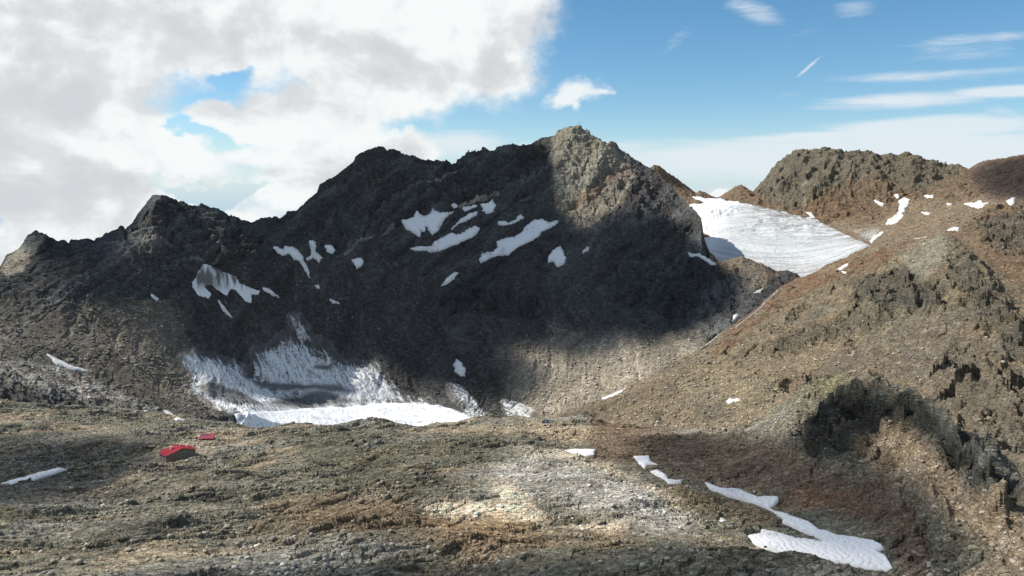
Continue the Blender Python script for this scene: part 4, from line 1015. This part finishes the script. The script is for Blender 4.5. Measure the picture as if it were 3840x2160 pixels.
# summit cross
c = int(np.argmin(np.abs(AZ - pix2ae(2172, 472)[0])))
T_ = Zt[c] / R; k = int(np.argmax(np.where(top[c] == 1, T_, -9)))
pk_ = (math.sin(AZ[c]) * R[k], math.cos(AZ[c]) * R[k], float(Zt[c, k]) - .3)
cr_ = empty('summit_cross', pk_, -.2, 'thin dark cross standing on top of the pointed peak', 'cross')
V, Fc = boxes([(-.22, .22, -.22, .22, 0, 6.3)]); mesh_obj('post', V, Fc, M_wood, cr_)
V, Fc = boxes([(-1.6, 1.6, -.17, .17, 4.3, 4.7)]); mesh_obj('crossbar', V, Fc, M_wood, cr_)

# little tarn on the rim
tp = [ray_ground(x_, y_) for x_, y_ in R5([(1510, 287), (1535, 279), (1565, 276), (1604, 284), (1588, 297), (1525, 300)])]
zt = TARN[2] + .12
V = [(q[0], q[1], zt) for q in tp]; n = len(V)
V2 = [(q[0], q[1], zt - .1) for q in tp]
M_water = mat_plain('tarn_water', (.010, .020, .032), .3)
M_water.node_tree.nodes['Principled BSDF'].inputs['Specular IOR Level'].default_value = .15
o = mesh_obj('tarn', V + V2, [tuple(range(n)), tuple(range(2 * n - 1, n - 1, -1))] + [(i, i + n, (i + 1) % n + n, (i + 1) % n) for i in range(n)], M_water)
setprops(o, kind='structure')

# meltwater stream in the gorge
sp_ = R8([(715, 375), (690, 400), (640, 445), (610, 470), (590, 500), (540, 540), (490, 580), (440, 615), (395, 655), (330, 680), (280, 700), (230, 745), (170, 790), (110, 825)])
pts = []
for i in range(len(sp_) - 1):
    for t_ in np.linspace(0, 1, 5)[:-1]:
        q = ray_ground(sp_[i][0] * (1 - t_) + sp_[i + 1][0] * t_ + 3, sp_[i][1] * (1 - t_) + sp_[i + 1][1] * t_ + 5, Zt); pts.append(q)
V = []; 
for i, q in enumerate(pts):
    d_ = pts[min(i + 1, len(pts) - 1)] - pts[max(i - 1, 0)]; d_ = d_[:2] / (np.linalg.norm(d_[:2]) + 1e-6)
    nx, ny = -d_[1], d_[0]; wd = .45 + .6 * random.random()
    V += [(q[0] - nx * wd, q[1] - ny * wd, q[2] + .7), (q[0] + nx * wd, q[1] + ny * wd, q[2] + .9)]
Fc = [(2 * i, 2 * i + 1, 2 * i + 3, 2 * i + 2) for i in range(len(pts) - 1)]
M_foam = mat_plain('white_water', (.42, .44, .46), .3, 0, .4, .3)
o = mesh_obj('stream', V, Fc, M_foam); setprops(o, kind='structure')

# ------------------------------------------------------------------ unseen clouds outside the picture, outlines cut to the shade wanted on the slopes
print('clouds')
def mat_cloud():
    m = bpy.data.materials.new('cloud_vapour'); m.use_nodes = True
    nt = m.node_tree; ns = nt.nodes; ls = nt.links
    for n_ in list(ns): ns.remove(n_)
    out = ns.new('ShaderNodeOutputMaterial'); mix = ns.new('ShaderNodeMixShader')
    tr = ns.new('ShaderNodeBsdfTransparent'); df = ns.new('ShaderNodeBsdfDiffuse'); tl = ns.new('ShaderNodeBsdfTranslucent'); m2 = ns.new('ShaderNodeMixShader')
    df.inputs[0].default_value = (.95, .95, .95, 1); tl.inputs[0].default_value = (.35, .37, .4, 1); m2.inputs[0].default_value = .35
    at = ns.new('ShaderNodeAttribute'); at.attribute_name = 'thick'
    ls.new(at.outputs['Fac'], mix.inputs[0]); ls.new(tr.outputs[0], mix.inputs[1])
    ls.new(df.outputs[0], m2.inputs[1]); ls.new(tl.outputs[0], m2.inputs[2]); ls.new(m2.outputs[0], mix.inputs[2]); ls.new(mix.outputs[0], out.inputs[0])
    return m
M_cloud = mat_cloud()
def shade_cloud(poly, Hc, softm, strength, seed, step=12, Tn=60):
    pts = []
    for x_, y_ in poly:
        p_ = ray_ground(x_, y_); a_, t_ = pix2ae(x_, y_)
        if p_[2] / math.hypot(p_[0], p_[1]) < t_ - .003:        # above the skyline: carry on behind the crest
            r_ = math.hypot(p_[0], p_[1]); p_[:2] *= (r_ + 90) / r_
        pts.append(p_)
    pts = np.array(pts)
    top_ = pts + S[None] * ((Hc - pts[:, 2]) / S[2])[:, None]
    q = top_[:, :2]
    pad = softm * 1.6
    xs = np.arange(q[:, 0].min() - pad, q[:, 0].max() + pad, step); ys = np.arange(q[:, 1].min() - pad, q[:, 1].max() + pad, step)
    gx, gy = np.meshgrid(xs, ys, indexing='ij')
    sd = sdist(gx, gy, q)
    nz = fbm(gx, gy, 170, 5, seed, gain=.6)
    sd = sd + softm * .7 * nz
    al = np.clip(sm(-softm * .5, softm * .5, sd) * (strength + .12 * nz), 0, 1)
    al1 = 1 - np.sqrt(1 - np.clip(al, 0, .9999))            # two skins
    lump = fbm(gx, gy, 120, 4, seed + 5, gain=.55, ridge=True)
    th_ = sm(-softm * .6, softm * 1.5, sd)
    nx_, ny_ = gx.shape
    V = []; A = []
    for sgn in (1, -1):
        z_ = Hc + sgn * (2 + Tn * th_ * (.7 + .5 * lump) * (1 if sgn > 0 else .35))
        V.append(np.stack([gx, gy, z_], -1).reshape(-1, 3)); A.append(al1.ravel())
    V = np.concatenate(V); A = np.concatenate(A)
    keep = (al[:-1, :-1] + al[1:, :-1] + al[1:, 1:] + al[:-1, 1:]) > .004
    fi = np.flatnonzero(keep); ci = fi // (ny_ - 1); cj = fi % (ny_ - 1)
    v0 = ci * ny_ + cj
    qd = np.stack([v0, v0 + ny_, v0 + ny_ + 1, v0 + 1], 1); qd = np.concatenate([qd, qd[:, ::-1] + nx_ * ny_])
    me = bpy.data.meshes.new('shade_cloud'); me.from_pydata(V.tolist(), [], qd.tolist()); me.update()
    for p_ in me.polygons: p_.use_smooth = True
    at = me.attributes.new('thick', 'FLOAT', 'POINT'); at.data.foreach_set('value', A.astype(F32))
    me.materials.append(M_cloud)
    o = bpy.data.objects.new('shade_cloud', me); COL.objects.link(o); setprops(o, kind='structure')
shade_cloud(H2([(-250, 780), (-100, 750), (30, 715), (70, 640), (92, 560), (190, 595), (300, 550), (410, 470), (610, 530), (700, 525), (800, 430), (930, 345), (1140, 385), (1230, 340), (1362, 335), (1388, 430), (1398, 520), (1440, 575), (1520, 560), (1600, 540), (1700, 560), (1760, 640), (1850, 690), (1850, 790), (1760, 815), (1650, 865), (1560, 850), (1480, 900), (1420, 890), (1330, 860), (1290, 880), (1350, 940), (1345, 985), (1270, 1010), (1150, 1000), (1060, 975), (980, 925), (880, 850), (780, 800), (700, 830), (650, 900), (600, 935), (540, 880), (500, 820), (420, 755), (330, 725), (230, 770), (100, 740), (-100, 790)]), 1500, 60, 1.1, 600)  # left end extended in place of the ridge's own cast shadow
shade_cloud(H2([(1600, 1100), (1750, 1088), (1900, 1105), (2050, 1130), (2150, 1160), (2250, 1200), (2330, 1290), (2340, 1449), (2240, 1470), (1900, 1360), (1800, 1290), (1700, 1235), (1560, 1160)]), 1200, 28, .85, 620, step=7, Tn=40)
shade_cloud(H2([(600, 1449), (1000, 1402), (1400, 1400), (1560, 1368), (1700, 1358), (1900, 1372), (2150, 1449), (2200, 1700), (300, 1700), (0, 1500)]), 1260, 28, .85, 640, step=7, Tn=40)
shade_cloud(H2([(-200, 1110), (0, 1100), (150, 1080), (300, 1095), (400, 1120), (400, 1175), (270, 1210), (120, 1270), (0, 1300), (-200, 1300)]), 1320, 30, .85, 660, step=7, Tn=40)
shade_cloud(H2([(2450, 445), (2520, 410), (2576, 400), (2700, 400), (2700, 520), (2570, 500), (2480, 490)]), 1400, 90, .75, 680, step=10, Tn=40)

shade_cloud(R6([(1040, 120), (1250, 30), (1500, 50), (1750, 90), (2050, 370), (2300, 470), (2440, 680), (2460, 900), (2330, 880), (2120, 610), (1830, 440), (1660, 300), (1480, 330), (1400, 580), (1000, 570), (900, 420)]), 700, 9, .92, 700, step=4, Tn=25)  # unseen cloud added to darken the knoll, cut to the dark outline
shade_cloud(R6([(1680, 720), (1800, 800), (1950, 1000), (2150, 1200), (2350, 1460), (2000, 1460), (1800, 1150), (1700, 950)]), 700, 12, .7, 710, step=4, Tn=25)  # second unseen cloud, added for shade lower on the knoll
# ------------------------------------------------------------------ sky
wd_ = bpy.data.worlds.new('World'); scene.world = wd_; wd_.use_nodes = True
nt = wd_.node_tree; ns = nt.nodes; ls = nt.links
for n_ in list(ns): ns.remove(n_)
class E:
    def __init__(s, k): s.k = k
    def _b(s, o, op, rev=False):
        n_ = ns.new('ShaderNodeMath'); n_.operation = op
        for i, q in enumerate((o, s) if rev else (s, o)):
            if isinstance(q, E): ls.new(q.k, n_.inputs[i])
            else: n_.inputs[i].default_value = float(q)
        return E(n_.outputs[0])
    def __add__(s, o): return s._b(o, 'ADD')
    def __radd__(s, o): return s._b(o, 'ADD')
    def __sub__(s, o): return s._b(o, 'SUBTRACT')
    def __rsub__(s, o): return s._b(o, 'SUBTRACT', True)
    def __mul__(s, o): return s._b(o, 'MULTIPLY')
    def __rmul__(s, o): return s._b(o, 'MULTIPLY')
    def __truediv__(s, o): return s._b(o, 'DIVIDE')
    def mx(s, o): return s._b(o, 'MAXIMUM')
    def mn(s, o): return s._b(o, 'MINIMUM')
    def at2(s, o): return s._b(o, 'ARCTAN2')
    def asin(s): return s._b(0, 'ARCSINE')
    def sqrt(s): return s._b(0, 'SQRT')
def smn(a_, b_, e):
    n_ = ns.new('ShaderNodeMapRange'); n_.interpolation_type = 'SMOOTHSTEP'
    n_.inputs[1].default_value = a_; n_.inputs[2].default_value = b_; ls.new(e.k, n_.inputs[0])
    return E(n_.outputs[0])
tc = ns.new('ShaderNodeTexCoord'); sx = ns.new('ShaderNodeSeparateXYZ'); ls.new(tc.outputs['Generated'], sx.inputs[0])
dx, dy, dz = (E(sx.outputs[i]) for i in range(3))
az = dx.at2(dy); el = dz.asin()
def vec(a_, b_, c_):
    n_ = ns.new('ShaderNodeCombineXYZ')
    for i, q in enumerate((a_, b_, c_)):
        if isinstance(q, E): ls.new(q.k, n_.inputs[i])
        else: n_.inputs[i].default_value = q
    return n_.outputs[0]
def nzn(v, scale, detail=7, rough=.55, dist=0.0, lac=2.0):
    n_ = ns.new('ShaderNodeTexNoise'); n_.inputs['Scale'].default_value = scale; n_.inputs['Detail'].default_value = detail
    n_.inputs['Roughness'].default_value = rough; n_.inputs['Distortion'].default_value = dist; n_.inputs['Lacunarity'].default_value = lac
    ls.new(v, n_.inputs['Vector']); return E(n_.outputs[0])
# wobble of the cloud outlines
dirv = vec(az, el * 1.25, 0.3)
wa = (nzn(dirv, 7, 5, .6) - .5) * .16
wb = (nzn(vec(az + 7, el * 1.25, 2.3), 7, 5, .6) - .5) * .12
azw = az + wa; elw = el + wb
def blob(x_, y_, rx, ry, s_=1.0, warp=True, rot=0.0):
    a0, t0 = pix2ae(*H2([(x_, y_)])[0]); e0 = math.atan(t0)
    sc_ = 3840 / 2576. / FOC
    u = (azw if warp else az) - float(a0); v_ = (elw if warp else el) - float(e0)
    if rot:
        c_, s2 = math.cos(rot), math.sin(rot)
        u, v_ = u * c_ + v_ * s2, v_ * c_ - u * s2
    u = u / (rx * sc_); v_ = v_ / (ry * sc_)
    d_ = (u * u + v_ * v_).sqrt()
    return smn(1.0, 0.0, d_) * s_
def smn_rev(e): return e
pos = None
for args in [(100, 100, 520, 420), (100, 420, 560, 330), (500, 60, 520, 260), (840, 60, 500, 330), (1150, 60, 380, 250), (1000, 200, 420, 200), (1180, 170, 240, 150), (600, 330, 260, 100), (780, 320, 320, 160),
             (300, 600, 560, 220), (820, 440, 300, 150), (960, 400, 220, 80), (60, 700, 400, 300), (1100, 260, 200, 60), (60, 250, 500, 420)]:
    b_ = blob(*args); pos = b_ if pos is None else pos.mx(b_)
neg = blob(555, 212, 85, 36) * .72
neg = neg.mx(blob(560, 350, 200, 30) * .78).mx(blob(530, 455, 200, 24, 1, True) * .85).mx(blob(20, 535, 70, 30) * .8).mx(blob(400, 350, 60, 20) * .5)
base = nzn(vec(az, el * 1.3, 0.7), 5.0, 8, .52, .25)
fine = nzn(vec(az, el * 1.3, 3.7), 22, 8, .62, .4)
dens = pos * 1.25 - neg * 1.1 + (base - .5) * 1.1 + (fine - .5) * .28
alpha = smn(.20, .66, dens)
# small puff right of the big cloud, and one far white head in the saddle
pb = blob(1440, 235, 120, 75, 1.15).mx(blob(1495, 245, 75, 34, .9)).mx(blob(1450, 280, 40, 50, .8))
puff = smn(.15, 1.0, pb + (fine - .5) * 1.5 + (base - .5) * .5) * smn(.0, .3, pb) * .9
head = smn(.35, .6, blob(1808, 486, 34, 20, 1.0, False, .5) + (nzn(vec(az, el, 9), 70, 5, .65) - .5) * 2.2) * smn(0, .1, blob(1808, 486, 34, 20, 1.0, False, .5))
alpha = alpha.mx(puff).mx(head)
over = smn(.42, .56, nzn(vec(az * 2, el * 2.5, 11), 1.6, 6, .55)) * smn(.33, .5, el) * .3  # unseen cover overhead, added to make the sky's fill light more neutral
alpha = alpha.mx(over).mx(smn(1.1, 1.6, az.mx(az * -1.0)) * .35)  # same added cover to the sides and behind the camera
# high streaks on the right and the bank near the skyline
stv = vec(az * 1.2 + el * .6, el * 11, 5.0)
st1 = nzn(stv, 3.2, 9, .68, .5)
def streak(x_, y_, rx, ry, s_, rot=0.0): return blob(x_, y_, rx, ry, s_, False, rot)
smask = streak(2200, 400, 1050, 100, 1.5).mx(streak(1500, 372, 500, 42, .8)).mx(streak(2280, 252, 380, 34, 1.1)).mx(streak(2530, 232, 260, 24, 1.2)).mx(streak(2360, 320, 400, 42, 1.25)).mx(streak(2560, 300, 160, 40, .6, -.5)).mx(streak(2450, 130, 260, 60, .5))
smask = smask.mx(streak(2150, 345, 500, 26, 1.5)).mx(streak(2330, 190, 420, 26, .8)).mx(streak(2480, 95, 300, 24, .7)).mx(streak(1990, 110, 200, 50, .42, .5)).mx(streak(1700, 110, 120, 30, .45, .6)).mx(streak(560, 400, 190, 28, 1.1)).mx(streak(1150, 365, 250, 60, .9)).mx(streak(1990, 230, 150, 50, .45, .4)).mx(streak(2035, 168, 85, 9, .8, .72)).mx(streak(1900, 30, 130, 45, .75, -.3)).mx(streak(2150, 20, 110, 40, .55)).mx(streak(1700, 95, 80, 30, .45, .6)).mx(streak(1900, 480, 900, 60, .75))
stre = smn(.28, 1.0, smask + (st1 - .5) * 1.5 + (fine - .5) * .25) * smn(0, .2, smask) * .9
# colours
mist = smn(.06, -.10, el)
shade = nzn(vec(az + .03, el * 1.5 + .05, .7), 4.2, 7, .55, .3)
base2 = nzn(vec(az - .022, el * 1.3 + .036, 0.7), 5.0, 8, .52, .25); fine2 = nzn(vec(az - .006, el * 1.3 + .010, 3.7), 22, 8, .62, .4)
lit = smn(.12, .80, (base - base2) * 3.4 + (fine - fine2) * .45 + (shade - .5) * 1.0 + .52 + (1.0 - smn(.3, 1.3, dens)) * .22)
cr_n = ns.new('ShaderNodeValToRGB'); ls.new(lit.k, cr_n.inputs[0])
cr_n.color_ramp.elements[0].color = (.46, .475, .495, 1); cr_n.color_ramp.elements[1].color = (.655, .68, .68, 1)
e_ = cr_n.color_ramp.elements.new(.5); e_.color = (.52, .54, .55, 1)
CLOUDGAIN = 1.0
sky = ns.new('ShaderNodeTexSky'); sky.sky_type = 'NISHITA'; sky.sun_disc = False
sky.sun_elevation = SUN_EL; sky.sun_rotation = -SUN_AZ if False else (2 * math.pi + SUN_AZ) % (2 * math.pi)
sky.altitude = 1500; sky.air_density = 1.0; sky.dust_density = 0.1; sky.ozone_density = 3.0
SKYS = 0.088
s1 = ns.new('ShaderNodeVectorMath'); s1.operation = 'SCALE'; s1.inputs['Scale'].default_value = SKYS
hs = ns.new('ShaderNodeHueSaturation'); hs.inputs['Saturation'].default_value = 1.18; hs.inputs['Hue'].default_value = .49; ls.new(sky.outputs[0], hs.inputs['Color']); ls.new(hs.outputs[0], s1.inputs[0])
# below the horizon a pale sea of mist
mixg = ns.new('ShaderNodeMix'); mixg.data_type = 'RGBA'; ls.new(smn(.01, -.03, el).k, mixg.inputs[0]); ls.new(s1.outputs[0], mixg.inputs[6]); mixg.inputs[7].default_value = (.36, .43, .50, 1)
def mixn(fac, A_, B_):
    n_ = ns.new('ShaderNodeMix'); n_.data_type = 'RGBA'; ls.new(fac.k, n_.inputs[0]); ls.new(A_, n_.inputs[6])
    if isinstance(B_, tuple): n_.inputs[7].default_value = B_
    else: ls.new(B_, n_.inputs[7])
    return n_.outputs[2]
horz = smn(.10, -.01, el) * .75
c_ = mixn(horz, mixg.outputs[2], (.37, .50, .58, 1))
c_ = mixn(stre, c_, (.55, .60, .635, 1))
c_ = mixn(alpha, c_, cr_n.outputs[0])
bg = ns.new('ShaderNodeBackground'); ls.new(c_, bg.inputs[0]); bg.inputs[1].default_value = 1.0
out = ns.new('ShaderNodeOutputWorld'); ls.new(bg.outputs[0], out.inputs[0])

# ------------------------------------------------------------------ sun
sd_ = bpy.data.lights.new('sun', 'SUN'); sd_.energy = 4.6; sd_.angle = math.radians(.5); sd_.color = (1.0, .945, .86)
so = bpy.data.objects.new('sun', sd_); COL.objects.link(so)
from mathutils import Vector
so.rotation_euler = Vector(S).to_track_quat('Z', 'Y').to_euler()

# ------------------------------------------------------------------ camera
cam = bpy.data.cameras.new('camera'); co = bpy.data.objects.new('camera', cam); COL.objects.link(co)
cam.sensor_width = 36; cam.lens = 36 * FOC / W0; cam.clip_end = 60000; cam.clip_start = 1
co.rotation_euler = (math.pi / 2 - PITCH, 0, 0); co.location = (0, 0, 0)
scene.camera = co
scene.view_settings.view_transform = 'Standard'; scene.view_settings.look = 'None'
scene.view_settings.exposure = 0.5; scene.view_settings.gamma = 1
scene.cycles.max_bounces = 4; scene.cycles.diffuse_bounces = 2; scene.cycles.transparent_max_bounces = 12
print('done')
